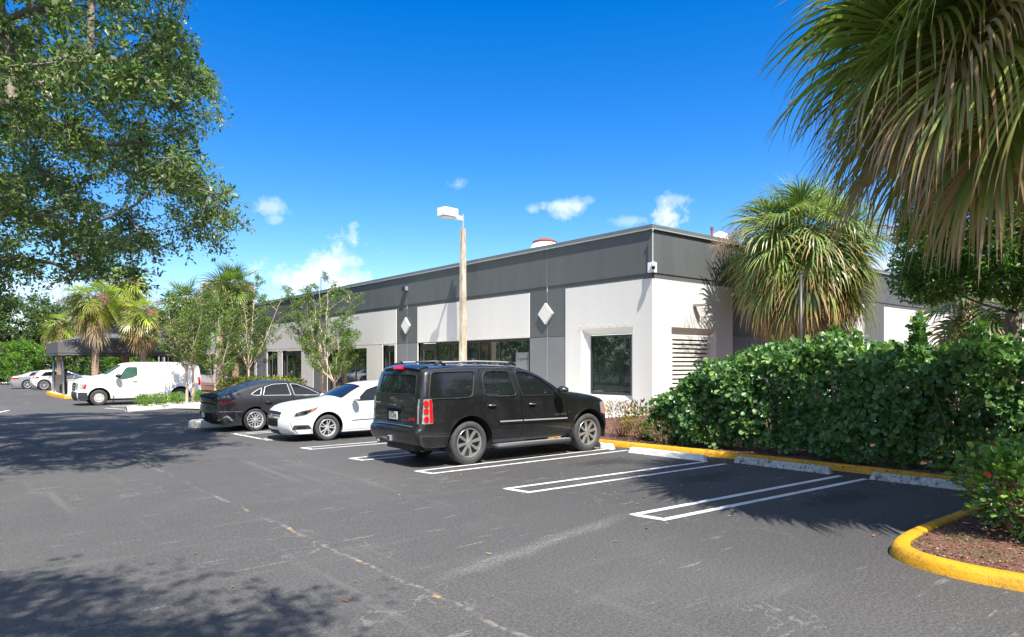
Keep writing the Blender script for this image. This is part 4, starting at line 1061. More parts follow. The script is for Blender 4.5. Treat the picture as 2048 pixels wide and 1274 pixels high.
    for xx in (-.15, .75):
        mb = MB(); mb.tube([(xx, -.70, 1.89), (xx, .70, 1.89)], .014, 8); mb.build('cross_bar', M['black'], t, smooth=True)
    side_patch(car, 'marker_light', [(3.60,.76),(3.585,1.04),(3.62,1.06),(3.665,.80)], M['amber'], t, .010, .02)
    side_patch(car, 'headlight', fillet([(3.50,.80),(3.47,1.03),(3.585,1.045),(3.605,.78)], .02), M['clearlens'], t, .008, .02)
    top_patch(car, 'headlight_front', srect(car, (3.71,.78), (3.64,1.04), .58, .96, .02), M['clearlens'], t, .008, .03, mirror=True)
    top_patch(car, 'grille', srect(car, (3.72,.72), (3.64,1.03), -.54, .54, .03), M['chrometrim'], t, .012, .03)
    for sx in (-1, 1): text_obj('badge', 'GMC', .12, M['badgered'], t, (3.93, 0, .88), (R(90), 0, R(90)), .006) if sx > 0 else None
    for sg in (-1, 1):
        mb = MB(); mb.box(2.56, 2.575, sg*.86-.10, sg*.86+.10, .22, .40); mb.build('mud_flap', M['black'], t)
suv()

def white_sedan():
    ch = [(.80,.185,.06),(.90,.25,.12),(.93,.40,.15),(.92,.60,.15),(.87,.72,.14),(.68,.80,.12),(.28,.87,.10),(-.10,.93,.07),(-.42,.975,.06),(-.64,1.10,.08),(-.98,1.275,.07),(-1.32,1.36,.045),(-1.85,1.39,.035),(-2.4,1.36,.035),(-2.9,1.22,.045),(-3.3,1.06,.04),(-3.72,1.0,.04),(-3.82,.94,.06),(-3.85,.7,.08),(-3.84,.4,.08),(-3.7,.22,.05)]
    sp = dict(name='parked_sedan', label='white sedan with cracked front bumper backed into the stall beside the black car', cat='car', loc=(7.0, 16.41, 0), rz=math.pi,
      chain=ch, shape=dict(W=.85, belt=.92, tum=.34, r=.07, xf=.15, xr=-3.1, tf=.12, tr=.07, zlow=.3, low=.04, shoulder=.012), paint=M['whitepaint'], zs=.19, xb=(-3.65, .78),
      arches=[(-2.62, .32, .385), (0, .32, .385)], wheels=[(-2.62, .31), (0, .31)], wrad=.312, wd=.22, rimr=.212, style='double5',
      screens=[('windscreen', (-.42,.975), (-1.0,1.28), .88), ('rear_window', (-2.55,1.33), (-3.25,1.07), .84)],
      windows=[[(-.74,.945),(-1.06,1.20),(-1.36,1.285),(-1.84,1.31),(-1.84,.955)], [(-1.93,.955),(-1.93,1.31),(-2.35,1.28),(-2.80,1.15),(-2.72,.965)]],
      doors=[[(-.50,.24),(-.50,.90),(-.66,.93),(-1.03,1.225),(-1.35,1.315),(-1.88,1.345),(-1.88,.24)], [(-1.895,.24),(-1.895,1.345),(-2.36,1.31),(-2.86,1.16),(-2.80,.80),(-2.30,.42),(-2.22,.24)]],
      handles=[(-1.72,.80),(-2.66,.82)], mirror=(-.72,.975,.95), wtrim=M['black'], wr=.03)
    t, car = build_car(sp)
    # headlamps wrap round the corner
    side_patch(car, 'headlight', fillet([(.865,.585),(.835,.665),(.74,.725),(.50,.775),(.25,.835),(.31,.755),(.57,.635)], .02), M['clearlens'], t, .006, .015)
    side_patch(car, 'headlight_bezel', fillet([(.81,.61),(.78,.69),(.62,.735),(.47,.755),(.36,.78),(.40,.74),(.56,.655)], .02), M['hubdark'], t, .008, .015)
    for hx in (.70, .56): side_patch(car, 'lamp_reflector', [(hx+.045*math.cos(a)+.01*math.sin(a), .675+(.70-hx)*.15+.034*math.sin(a)) for a in np.linspace(0, 2*math.pi, 14, False)], M['chrometrim'], t, .011, .012)
    side_patch(car, 'turn_signal', fillet([(.43,.715),(.33,.765),(.30,.812),(.42,.775)], .01), M['amber'], t, .010, .015)
    
    top_patch(car, 'upper_grille', srect(car, (.925,.615), (.895,.665), -.60, .60, .02), M['black'], t, .006, .03)
    top_patch(car, 'chrome_bar', srect(car, (.93,.588), (.925,.606), -.62, .62, .005), M['chrometrim'], t, .014, .02)
    top_patch(car, 'lower_grille', srect(car, (.955,.37), (.94,.535), -.50, .50, .05), M['hubdark'], t, .006, .03)
    for k in range(4): top_patch(car, 'grille_bar', srect(car, (.955,.375+.04*k), (.953,.39+.04*k), -.46, .46, .004), M['black'], t, .014, .02)
    top_patch(car, 'grille_surround', srect(car, (.953,.545), (.945,.56), -.55, .55, .005), M['chrometrim'], t, .012, .02)
    top_patch(car, 'lower_intake', srect(car, (.90,.225), (.945,.30), -.45, .45, .02), M['under'], t, .006, .03)
    def cross(nm, w, h, m, x): mb = MB(); mb.box(x-.004, x, -w, w, .612-h*.45, .612+h*.45); mb.box(x-.004, x+.002, -w*.45, w*.45, .612-h, .612+h); mb.build(nm, m, t, bevel=.004)
    cross('bow_emblem', .085, .034, M['chrometrim'], 1.083); cross('bow_emblem_inner', .072, .024, M['plateorange'], 1.089)
    side_patch(car, 'fog_lamp_recess', fillet([(.86,.30),(.82,.41),(.48,.405),(.40,.31)], .03), M['dkplastic'], t, .005, .015)
    side_patch(car, 'fog_lamp_slot', fillet([(.76,.33),(.74,.375),(.55,.372),(.52,.335)], .015), M['under'], t, .009, .012)
    side_patch(car, 'side_moulding', [(-.62,.455),(-.62,.47),(-2.0,.50),(-2.0,.485)], M['black'], t, .008, .01)
    side_patch(car, 'bumper_crack', [(.90,.545),(.80,.535),(.70,.548),(.58,.54),(.70,.556),(.80,.543),(.90,.553)], M['hubdark'], t, .004, .006, sides=(1,))
    side_patch(car, 'bumper_gap', [(.885,.47),(.865,.38),(.80,.30),(.70,.20),(.715,.20),(.815,.30),(.878,.38),(.897,.47)], M['hubdark'], t, .004, .006, sides=(1,))
    side_patch(car, 'tail_light', fillet([(-3.6,.80),(-3.55,.95),(-3.8,.93),(-3.82,.78)], .02), M['red'], t, .006, .015)
    side_patch(car, 'fender_seam', [(.40,.175),(.41,.30),(.415,.30),(.405,.175)], M['hubdark'], t, .003, .006)
    pl = MB(); pl.box(-4.0, -3.985, -.15, .15, .55, .70); pl.build('licence_plate', M['plate'], t)
white_sedan()

def grey_sedan():
    ch = [(3.28,.18,.08),(3.40,.26,.2),(3.43,.42,.26),(3.40,.58,.26),(3.25,.69,.2),(2.9,.79,.1),(2.5,.87,.07),(2.12,.95,.05),(1.85,1.07,.07),(1.5,1.215,.06),(1.15,1.315,.04),(.7,1.365,.035),(.25,1.345,.035),(-.2,1.235,.04),(-.6,1.10,.04),(-.92,.985,.03),(-1.04,.955,.035),(-1.07,.925,.04),(-1.02,.84,.05),(-1.05,.70,.06),(-1.08,.50,.08),(-1.04,.34,.08),(-.92,.23,.05)]
    sp = dict(name='parked_fastback', label='dark grey sloping roof sedan parked between the white sedan and the island', cat='car', loc=(6.5, 19.98, 0), rz=0,
      chain=ch, shape=dict(W=.87, belt=.90, tum=.36, r=.07, xf=2.7, xr=-.45, tf=.09, tr=.09, zlow=.3, low=.04, shoulder=.016), paint=M['greypaint'], zs=.17, xb=(-.85, 3.25),
      arches=[(-.03, .305, .375), (2.62, .305, .375)], wheels=[(-.03, .305), (2.62, .305)], wrad=.307, wd=.22, rimr=.225, style='y5',
      screens=[('windscreen', (2.10,.955), (1.40,1.25), .88), ('rear_window', (-.10,1.265), (-.90,.99), .80)],
      windows=[[(-.14,1.015),(.02,1.115),(.17,1.185),(.11,.985),(-.05,.985)], [(.185,.975),(.27,1.21),(.5,1.275),(.90,1.29),(.97,.965)], [(1.08,.96),(1.00,1.285),(1.18,1.265),(1.5,1.14),(1.84,.965),(1.84,.945)]],
      doors=[[(.10,.60),(.145,.98),(.24,1.23),(.5,1.30),(.965,1.315),(1.03,.90),(1.05,.22),(.50,.20),(.40,.40)], [(1.065,.22),(1.045,.90),(.98,1.31),(1.19,1.29),(1.53,1.155),(1.93,.95),(2.15,.70),(2.13,.24)]],
      handles=[(.32,.79),(1.28,.79)], mirror=(1.80,.96,.9), wtrim=M['alloy'], wtrimw=.010, wr=.025)
    t, car = build_car(sp)
    side_patch(car, 'tail_light', fillet([(-.96,.735),(-.955,.83),(-.66,.845),(-.60,.87),(-.70,.79),(-.85,.745)], .01), M['red'], t, .007, .015)
    for k in range(3): side_patch(car, 'light_divider', [(-.93+.085*k,.745),(-.90+.085*k,.83),(-.885+.085*k,.83),(-.915+.085*k,.745)], M['under'], t, .010, .01)
    top_patch(car, 'light_bar', srect(car, (-1.03,.83), (-1.045,.74), -.97, .97, .01), M['under'], t, .006, .03)
    top_patch(car, 'light_bar_glow', srect(car, (-1.03,.815), (-1.035,.785), -.96, .96, .005), M['red'], t, .010, .02)
    top_patch(car, 'boot_spoiler', srect(car, (-.95,.98), (-1.065,.93), -.93, .93, .02), M['under'], t, .028, .04)
    top_patch(car, 'lower_bumper', srect(car, (-1.08,.52), (-1.0,.29), -.78, .78, .05), M['under'], t, .004, .03)
    text_obj('badge', 'S O N A T A', .055, M['chrometrim'], t, (-1.142, 0, .665), (R(90), 0, R(-90)), .003, 1.2, .002)
    mb = MB(); mb.box(-1.185, -1.17, -.15, .15, .38, .52); pl = mb.build('licence_plate', M['plate'], t, bevel=.003)
    side_patch(car, 'bumper_reflector', [(-1.03,.33),(-.98,.33),(-.80,.46),(-.72,.42),(-.62,.30),(-.67,.30),(-.76,.39),(-.82,.42)], M['alloy'], t, .004, .01)
    side_patch(car, 'crease', [(-.98,.562),(-.40,.545),(-.40,.553),(-.98,.572)], M['alloy'], t, .003, .006)
    side_patch(car, 'crease', [(.42,.52),(.42,.526),(1.02,.515),(1.02,.507)], M['alloy'], t, .003, .006)
    side_patch(car, 'crease', [(1.09,.515),(1.09,.507),(2.1,.50),(2.1,.508)], M['alloy'], t, .003, .006)
    mb = MB(); V = [(-.02, -.012, 1.30), (.18, -.012, 1.355), (.0, 0, 1.40), (-.03, 0, 1.40), (-.02, .012, 1.30), (.18, .012, 1.355)]
    mb.add(V, [(0, 1, 2, 3), (4, 3, 2, 5), (0, 3, 4), (1, 5, 2)]); mb.build('roof_fin', M['greypaint'], t)
grey_sedan()

def van():
    ch = [(.66,.23,.04),(.74,.30,.08),(.77,.45,.10),(.76,.58,.10),(.73,.62,.09),(.72,.80,.09),(.70,1.02,.09),(.64,1.11,.07),(.26,1.215,.06),(-.10,1.275,.06),(-.34,1.315,.07),(-.66,1.53,.09),(-.97,1.745,.08),(-1.08,1.83,.05),(-1.3,1.885,.04),(-2.4,1.915,.04),(-3.6,1.905,.04),(-4.15,1.87,.04),(-4.27,1.80,.04),(-4.32,1.5,.04),(-4.36,1.0,.04),(-4.38,.55,.05),(-4.34,.36,.04)]
    sp = dict(name='parked_van', label='white windowless cargo van with steel wheels parked near the canopy', cat='van', loc=(4.95, 36.12, 0), rz=math.pi,
      chain=ch, shape=dict(W=.90, belt=1.15, tum=.13, r=.06, xf=.15, xr=-9, tf=.10, tr=.0, zlow=.4, low=.04, shoulder=.0), paint=M['vanpaint'], zs=.29, xb=(-4.3, .64),
      arches=[(-3.43, .36, .44), (-.07, .36, .44)], wheels=[(-3.43, .345), (-.07, .345)], wrad=.35, wd=.22, rimr=.20, style='steel',
      screens=[('windscreen', (-.36,1.325), (-.98,1.75), .88)], glass=M['greenglass'],
      windows=[[(-.84,1.20),(-1.14,1.66),(-1.22,1.70),(-1.58,1.70),(-1.585,1.34),(-1.40,1.24),(-.98,1.16)]],
      doors=[[(-.60,.34),(-.60,1.14),(-.86,1.32),(-1.13,1.71),(-1.22,1.755),(-1.66,1.755),(-1.66,.34)]],
      handles=[(-1.50,1.06)], hm=M['black'], mirror=(-.84,1.28,1.35), mm=M['black'], wtrim=M['black'], wr=.04)
    t, car = build_car(sp)
    side_patch(car, 'front_bumper', fillet([(.64,.24),(.72,.31),(.745,.55),(.73,.60),(.40,.585),(.33,.25)], .02), M['dkplastic'], t, .012, .03)
    top_patch(car, 'bumper_front', srect(car, (.71,.26), (.755,.59), -.98, .98, .02), M['dkplastic'], t, .012, .03)
    side_patch(car, 'headlight', fillet([(.70,.76),(.68,.97),(.43,.965),(.48,.74)], .03), M['clearlens'], t, .008, .02)
    side_patch(car, 'turn_signal', fillet([(.55,.75),(.48,.96),(.40,.95),(.46,.735)], .02), M['red'], t, .012, .02)
    top_patch(car, 'headlight_front', srect(car, (.72,.74), (.70,.99), .64, .97, .02), M['clearlens'], t, .008, .02, mirror=True)
    top_patch(car, 'grille', srect(car, (.725,.66), (.70,1.0), -.60, .60, .04), M['dkplastic'], t, .02, .03)
    for k in range(2): top_patch(car, 'grille_bar', srect(car, (.72,.74+.12*k), (.718,.77+.12*k), -.57, .57, .005), M['chrometrim'], t, .03, .02)
    side_patch(car, 'cargo_panel_crease', [(-1.80,1.60),(-1.86,1.72),(-1.98,1.77),(-4.05,1.75),(-4.05,1.738),(-1.98,1.757),(-1.87,1.71),(-1.812,1.60)], M['joint'], t, .002, .006)
    side_patch(car, 'body_crease', [(-1.8,.472),(-1.8,.484),(-2.95,.52),(-2.95,.508)], M['joint'], t, .003, .006)
    side_patch(car, 'tail_light', fillet([(-4.22,.84),(-4.20,1.22),(-4.30,1.22),(-4.335,.84)], .03), M['red'], t, .012, .03)
    for sg in (-1, 1):
        for cx in (-.62, -3.95): mb = MB(); mb.box(cx-.015, cx, sg*.86-.10, sg*.86+.10, .16, .44); mb.build('mud_flap', M['black'], t)
        for cx in (-.07, -3.43):
            pass
    mb = MB(); mb.box(-4.2, .5, -.45, .45, .24, .36); mb.tube([(-.07, -.8, .33), (-.07, .8, .33)], .05, 8); mb.tube([(-3.43, -.8, .33), (-3.43, .8, .33)], .06, 8); mb.build('chassis', M['hubdark'], t)
van()

def far_cars():
    ch = [(3.05,.2,.06),(3.2,.3,.2),(3.22,.6,.22),(3.12,.82,.15),(2.7,.93,.08),(2.2,1.0,.05),(1.9,1.15,.07),(1.45,1.34,.05),(1.0,1.42,.04),(.3,1.42,.04),(-.2,1.36,.04),(-.32,1.30,.04),(-.55,1.0,.05),(-.62,.82,.06),(-.70,.6,.08),(-.66,.38,.08),(-.5,.26,.05)]
    W = [[(-.20,1.02),(.06,1.27),(.55,1.30),(.50,1.02)], [(.56,1.02),(.61,1.30),(1.05,1.31),(1.10,1.02)], [(1.17,1.02),(1.12,1.31),(1.42,1.26),(1.82,1.04)]]
    sp = dict(name='parked_crossover', label='white crossover parked behind the canopy post', cat='car', loc=(4.95, 59.2, 0), rz=0, chain=ch, shape=dict(W=.88, belt=.98, tum=.32, r=.07, xf=2.6, xr=-.2, tf=.08, tr=.07, zlow=.3, low=.04, shoulder=.01),
      paint=M['whitepaint'], zs=.25, xb=(-.45, 3.0), arches=[(0, .36, .42), (2.5, .36, .42)], wheels=[(0, .345), (2.5, .345)], wrad=.35, wd=.22, rimr=.25, style='ten',
      screens=[('windscreen', (2.15,1.02), (1.5,1.31), .86), ('rear_window', (-.33,1.28), (-.54,1.02), .82)], windows=W,
      doors=[[(.56,.30),(.50,.98),(.58,1.345),(1.10,1.35),(1.13,.30)], [(1.145,.30),(1.12,1.35),(1.45,1.30),(1.90,1.02),(2.02,.7),(2.0,.30)]], handles=[(.66,.86),(1.3,.86)], mirror=(1.85,1.03,.9), wr=.03)
    t, car = build_car(sp)
    side_patch(car, 'tail_light', fillet([(-.60,.82),(-.56,.95),(-.28,.96),(-.34,.84)], .01), M['red'], t, .008, .02)
    top_patch(car, 'tail_light_rear', srect(car, (-.57,.95), (-.61,.83), .6, .98, .01), M['red'], t, .008, .02, mirror=True)
    side_patch(car, 'bumper_reflector', [(-.66,.50),(-.66,.53),(-.40,.53),(-.40,.50)], M['red'], t, .006, .01)
    side_patch(car, 'roof_spoiler', [(-.34,1.26),(-.36,1.33),(-.1,1.34),(-.1,1.30)], M['alloy'], t, .006, .01)
    ch2 = [(3.28,.18,.08),(3.40,.26,.2),(3.43,.42,.26),(3.40,.58,.26),(3.25,.69,.2),(2.9,.79,.1),(2.5,.87,.07),(2.12,.95,.05),(1.85,1.07,.07),(1.5,1.215,.06),(1.15,1.29,.04),(.7,1.32,.035),(.25,1.27,.035),(-.2,1.1,.04),(-.5,.98,.03),(-.90,.93,.03),(-.96,.86,.04),(-.98,.70,.06),(-1.0,.50,.08),(-.97,.34,.08),(-.88,.23,.05)]
    base = dict(chain=ch2, shape=dict(W=.87, belt=.90, tum=.36, r=.07, xf=2.7, xr=-.45, tf=.09, tr=.09, zlow=.3, low=.04, shoulder=.01), zs=.2, xb=(-.8, 3.25),
      arches=[(0, .33, .38), (2.62, .33, .38)], wheels=[(0, .315), (2.62, .315)], wrad=.32, wd=.22, rimr=.225, style='five',
      screens=[('windscreen', (2.10,.955), (1.40,1.25), .88), ('rear_window', (-.05,1.16), (-.48,.99), .82)],
      windows=[[(-.10,.98),(.1,1.12),(.35,1.22),(.95,1.25),(.97,.955)], [(1.06,.95),(1.03,1.25),(1.25,1.22),(1.5,1.13),(1.80,.955)]],
      doors=[[(.12,.6),(.05,.96),(.30,1.235),(.98,1.275),(1.02,.24),(.5,.24)], [(1.035,.24),(1.0,1.275),(1.26,1.245),(1.53,1.145),(1.93,.94),(2.12,.7),(2.1,.24)]], handles=[(.3,.78),(1.25,.78)], mirror=(1.80,.96,.9), wr=.03)
    s1 = dict(base); s1.update(name='parked_sedan', label='silver sedan parked farthest left beyond the white crossover', cat='car', loc=(4.25, 63.0, 0), rz=0, paint=M['silverpaint'])
    t, car = build_car(s1)
    side_patch(car, 'tail_light', fillet([(-.94,.72),(-.92,.86),(-.50,.83),(-.55,.74)], .02), M['red'], t, .007, .015); top_patch(car, 'tail_light_rear', srect(car, (-.95,.87), (-.98,.72), .5, .98, .01), M['red'], t, .007, .02, mirror=True)
    s2 = dict(base); s2.update(name='parked_sedan', label='grey hatchback nose partly hidden behind the white van', cat='car', loc=(6.3, 40.9, 0), rz=math.pi, paint=M['silverpaint'])
    sh = -2.62; s2['loc'] = (8.3, 40.7, 0); t, car = build_car(s2)
    side_patch(car, 'headlight', fillet([(3.32,.60),(2.95,.73),(2.98,.66),(3.3,.52)], .02), M['clearlens'], t, .007, .015)
far_cars()

# ------------------------------------------------------------------ vegetation
def unit(a): return a/(np.linalg.norm(a, axis=-1, keepdims=True)+1e-9)
def leaf_cards(P, D, U, L_, Wd, shape='diamond', fold=.12):
    """P base points, D directions, U approximate normals; returns vertices and faces"""
    D = unit(D); S = unit(np.cross(D, U)); Nn = np.cross(S, D); L_ = np.asarray(L_)[:, None]; Wd = np.asarray(Wd)[:, None]
    if shape == 'diamond': pts = [(0, 0, 0), (.5, .5, fold), (1, 0, -.05), (.5, -.5, fold)]; fc = [(0, 1, 2, 3)]
    elif shape == 'obovate': pts = [(0, 0, 0), (.45, .27, .05), (.78, .50, .10), (.97, .26, .05), (1.0, 0, -.03), (.97, -.26, .05), (.78, -.50, .10), (.45, -.27, .05), (.62, 0, -.06)]; fc = [(0, 1, 8, 7), (1, 2, 3, 8), (8, 3, 4, 5), (7, 8, 5, 6)]
    elif shape == 'round': pts = [(0, 0, 0), (.3, .42, .06), (.75, .42, .06), (1, 0, -.04), (.75, -.42, .06), (.3, -.42, .06)]; fc = [(0, 1, 2, 3), (0, 3, 4, 5)]
    V = np.stack([P+D*L_*a+S*Wd*b+Nn*L_*c for a, b, c in pts], axis=1); n, k = V.shape[:2]
    F = (np.arange(n)[:, None, None]*k+np.array(fc)[None]).reshape(-1, len(fc[0]))
    return V.reshape(-1, 3), F
def rdir(n, up=0.): d = RNG.normal(size=(n, 3)); d = unit(d); d[:, 2] += up; return unit(d)
def tubes(segs, n=5):
    """segs: list of (points array, radii) -> V, F quads"""
    V = []; F = []; b = 0; A = 2*np.pi*np.arange(n)/n
    for P, r in segs:
        P = np.asarray(P, float); d = unit(np.gradient(P, axis=0)); a = np.cross(d, [0.31, .2, .93]); a = unit(a); c = np.cross(d, a)
        v = P[:, None]+(a[:, None]*np.cos(A)[None, :, None]+c[:, None]*np.sin(A)[None, :, None])*np.asarray(r)[:, None, None]
        m = len(P); V.append(v.reshape(-1, 3)); i = np.arange(m-1)[:, None]*n; k = np.arange(n)[None]; k2 = (k+1) % n
        F.append((b+np.stack([i+k, i+k2, i+n+k2, i+n+k], -1)).reshape(-1, 4)); b += m*n
    return np.vstack(V), np.vstack(F)
def pick(cols, n, jit=.15):
    c = np.array(cols)[RNG.integers(0, len(cols), n)]; return c*(1+RNG.normal(0, jit, (n, 1)))

OAK = [(.090, .145, .038), (.12, .185, .050), (.070, .125, .032), (.16, .22, .075), (.22, .25, .12)]
def broad_tree(name, label, cat, base, top_z, centre, rad, ncl, twigs, leaves, leaf=.085, cols=OAK, group=None, keep=None, crad=.85, trunk=.30, bark='barkoak', lw=.42, seed=1, flat=.6, limbs=True, droop=.15, lobes=None, wood_n=5, inner=.45):
    """trunk, limbs grown to leaf clusters that fill the crown volume, and small leaves along the twigs"""
    global RNG
    RNG = np.random.default_rng(seed)
    root = thing(name, label, cat, base, 0, group); base = np.array(base, float); cen = np.array(centre, float); rad = np.array(rad, float)
    Cl = []
    tries = 0
    while len(Cl) < ncl and tries < 60:
        tries += 1; q = rdir(ncl*2)*(RNG.random((ncl*2, 1))*(1-inner**3)+inner**3)**(1/3)
        p = cen+q*rad*(1+.0*RNG.random((len(q), 1)))
        if lobes is not None:
            s = np.zeros(len(p))
            for f, ph in lobes: s += np.sin(p@np.array(f)+ph)
            p = p[s > -.35*len(lobes)**.5+RNG.normal(0, .25, len(p))]
        if keep is not None: p = p[keep(p)]
        Cl += list(p)
    Cl = np.array(Cl[:ncl]); hub = base+np.array([0, 0, top_z])
    order = np.argsort(np.linalg.norm(Cl-hub, axis=1)); Cl = Cl[order]
    nodes = [hub]; par = [-1]; first = []
    for c in Cl:
        N_ = np.array(nodes); d = np.linalg.norm(N_-c, axis=1)+.25*np.linalg.norm(N_-hub, axis=1); j = int(d.argmin())
        v = c-N_[j]; l = np.linalg.norm(v); 
        if l > 1.6:
            steps = int(l/1.1); pj = j
            for k in range(1, steps):
                t = k/steps; q = N_[j]+v*t+np.array([0, 0, .12*l*math.sin(math.pi*t)])+RNG.normal(0, .10, 3); nodes.append(q); par.append(pj); pj = len(nodes)-1
            nodes.append(c); par.append(pj)
        else: nodes.append(c); par.append(j)
    n = len(nodes); cnt = np.zeros(n)
    for i in range(n-1, 0, -1): cnt[i] += 1; cnt[par[i]] += cnt[i]
    cnt[0] = max(cnt[0], 1); rr = trunk*.78*np.sqrt(cnt/cnt[0])*.9; rr = np.maximum(rr, .010)
    segs = []
    tp = np.array([base+(hub-base)*t+np.array([.10*math.sin(3*t), .08*math.sin(2.3*t+1), 0])*t*(1-t)*3 for t in np.linspace(0, 1, 8)])
    for i in range(1, n):
        a, b = np.array(nodes[par[i]]), np.array(nodes[i]); m = (a+b)/2+RNG.normal(0, .05*np.linalg.norm(b-a)+.01, 3)
        ra = min(rr[par[i]], rr[i]*1.35); segs.append((np.array([a, a+(m-a)*.5, m, b]), [ra, (ra+rr[i])/2, rr[i]*1.02, rr[i]*.95]))
    tv, tf = tubes([(tp, [trunk*1.45, trunk*1.1]+[trunk*(1-.03*k) for k in range(6)])], 14)
    to = obj('trunk', tv-base, tf, M[bark], root, True)
    v, f = tubes(segs, wood_n); obj('limbs', v-base, f, M[bark], root, True)
    # twigs and leaves
    K = len(Cl); T = K*twigs; c = np.repeat(Cl, twigs, 0); d = rdir(T, .05); d[:, 2] *= flat; d = unit(d); out = unit(c-cen)*.45; d = unit(d+out)
    ln = crad*(.45+.75*RNG.random(T)); 
    tt = np.linspace(0, 1, 4); tw = c[:, None]+d[:, None]*ln[:, None, None]*tt[None, :, None]; tw[:, :, 2] -= droop*ln[:, None]*tt[None]**2
    tw[:, 1:3] += RNG.normal(0, .03, (T, 2, 3))
    sub = tw[RNG.random(T) < .6]; v, f = tubes([(p, [.008, .006, .005, .003]) for p in sub], 3); obj('twigs', v-base, f, M[bark], root)
    Nl = T*leaves; s = RNG.random((T, leaves))**.8; ti = np.repeat(np.arange(T), leaves); sf = s.ravel()
    p = c[ti]+d[ti]*(ln[ti]*sf)[:, None]; p[:, 2] -= droop*ln[ti]*sf**2; p += RNG.normal(0, .075*crad+.015, (Nl, 3))
    ld = unit(d[ti]*.5+rdir(Nl)*.9); U = unit(rdir(Nl)*.9+np.array([0, 0, .7])); L_ = leaf*(.65+.7*RNG.random(Nl))
    if keep is not None: k = keep(p, True); p, ld, U, L_ = p[k], ld[k], U[k], L_[k]
    v, f = leaf_cards(p, ld, U, L_, L_*lw); cc = np.repeat(pick(cols, len(p), .22), 4, 0)
    obj('crown', v-base, f, M['leaf'], root, col=cc)
    return root

def proj(p):
    fw = p[:, 0]*FWD[0]+p[:, 1]*FWD[1]; rt = p[:, 0]*RGT[0]+p[:, 1]*RGT[1]; fw = np.maximum(fw, .1)
    return 1024+FPX*rt/fw, 728-FPX*(p[:, 2]-EYE)/fw
# the near live oak: its right flank steps out and in again as in the photograph
OY = [-900, 0, 60, 130, 190, 240, 290, 340, 400, 450, 500, 540, 575, 605, 640]
OX = [400, 378, 385, 400, 440, 462, 380, 430, 470, 505, 490, 470, 445, 330, 60]
def oak_keep(p, leaf=False):
    x, y = proj(p); lim = np.interp(y, OY, OX)+(12 if leaf else -22)
    low = np.interp(x, [-600, 0, 60, 110, 200, 300, 400, 480], [640, 610, 600, 560, 548, 585, 610, 590])+(8 if leaf else -6)
    return (x < lim) & (y < low) & ((x > -420) | leaf)
broad_tree('oak_tree', 'large live oak overhanging the lot at the upper left of the view', 'tree', (-3.4, 15.2, 0), 3.6, (-1.0, 16.8, 8.6), (7.8, 7.6, 6.0), 500, 13, 23, leaf=.108, keep=oak_keep, crad=.78, trunk=.42, seed=4, lobes=[((.9, .5, 1.1), .4), ((-.6, 1.0, .8), 1.9), ((.3, -1.2, 1.3), 4.)], inner=.25)
broad_tree('oak_tree', 'live oak behind the viewpoint that shades the lower left asphalt', 'tree', (-5.6, -1.8, 0), 3.8, (-4.25, -1.15, 8.3), (4.5, 4.4, 2.6), 185, 11, 16, leaf=.13, crad=.9, trunk=.36, seed=9)
# right hand live oak behind the hedge
def ro_keep(p, leaf=False):
    x, y = proj(p); lim = np.interp(y, [300, 480, 560, 600, 640, 700], [1800, 1790, 1770, 1800, 1880, 1990])+(0 if leaf else 30)
    low = np.interp(x, [1780, 1860, 1920, 2000, 2100], [600, 610, 590, 600, 640])
    return (x > lim) & (y < low)
broad_tree('oak_tree', 'dark trunked live oak behind the hedge at the right edge', 'tree', (16.9, 4.35, 0), 2.9, (16.9, 5.6, 5.2), (3.6, 3.9, 2.5), 300, 12, 20, leaf=.115, keep=ro_keep, crad=.6, trunk=.17, seed=12, cols=[(.07, .15, .03), (.09, .19, .035), (.14, .25, .045), (.06, .13, .03)], inner=.2, limbs=True)

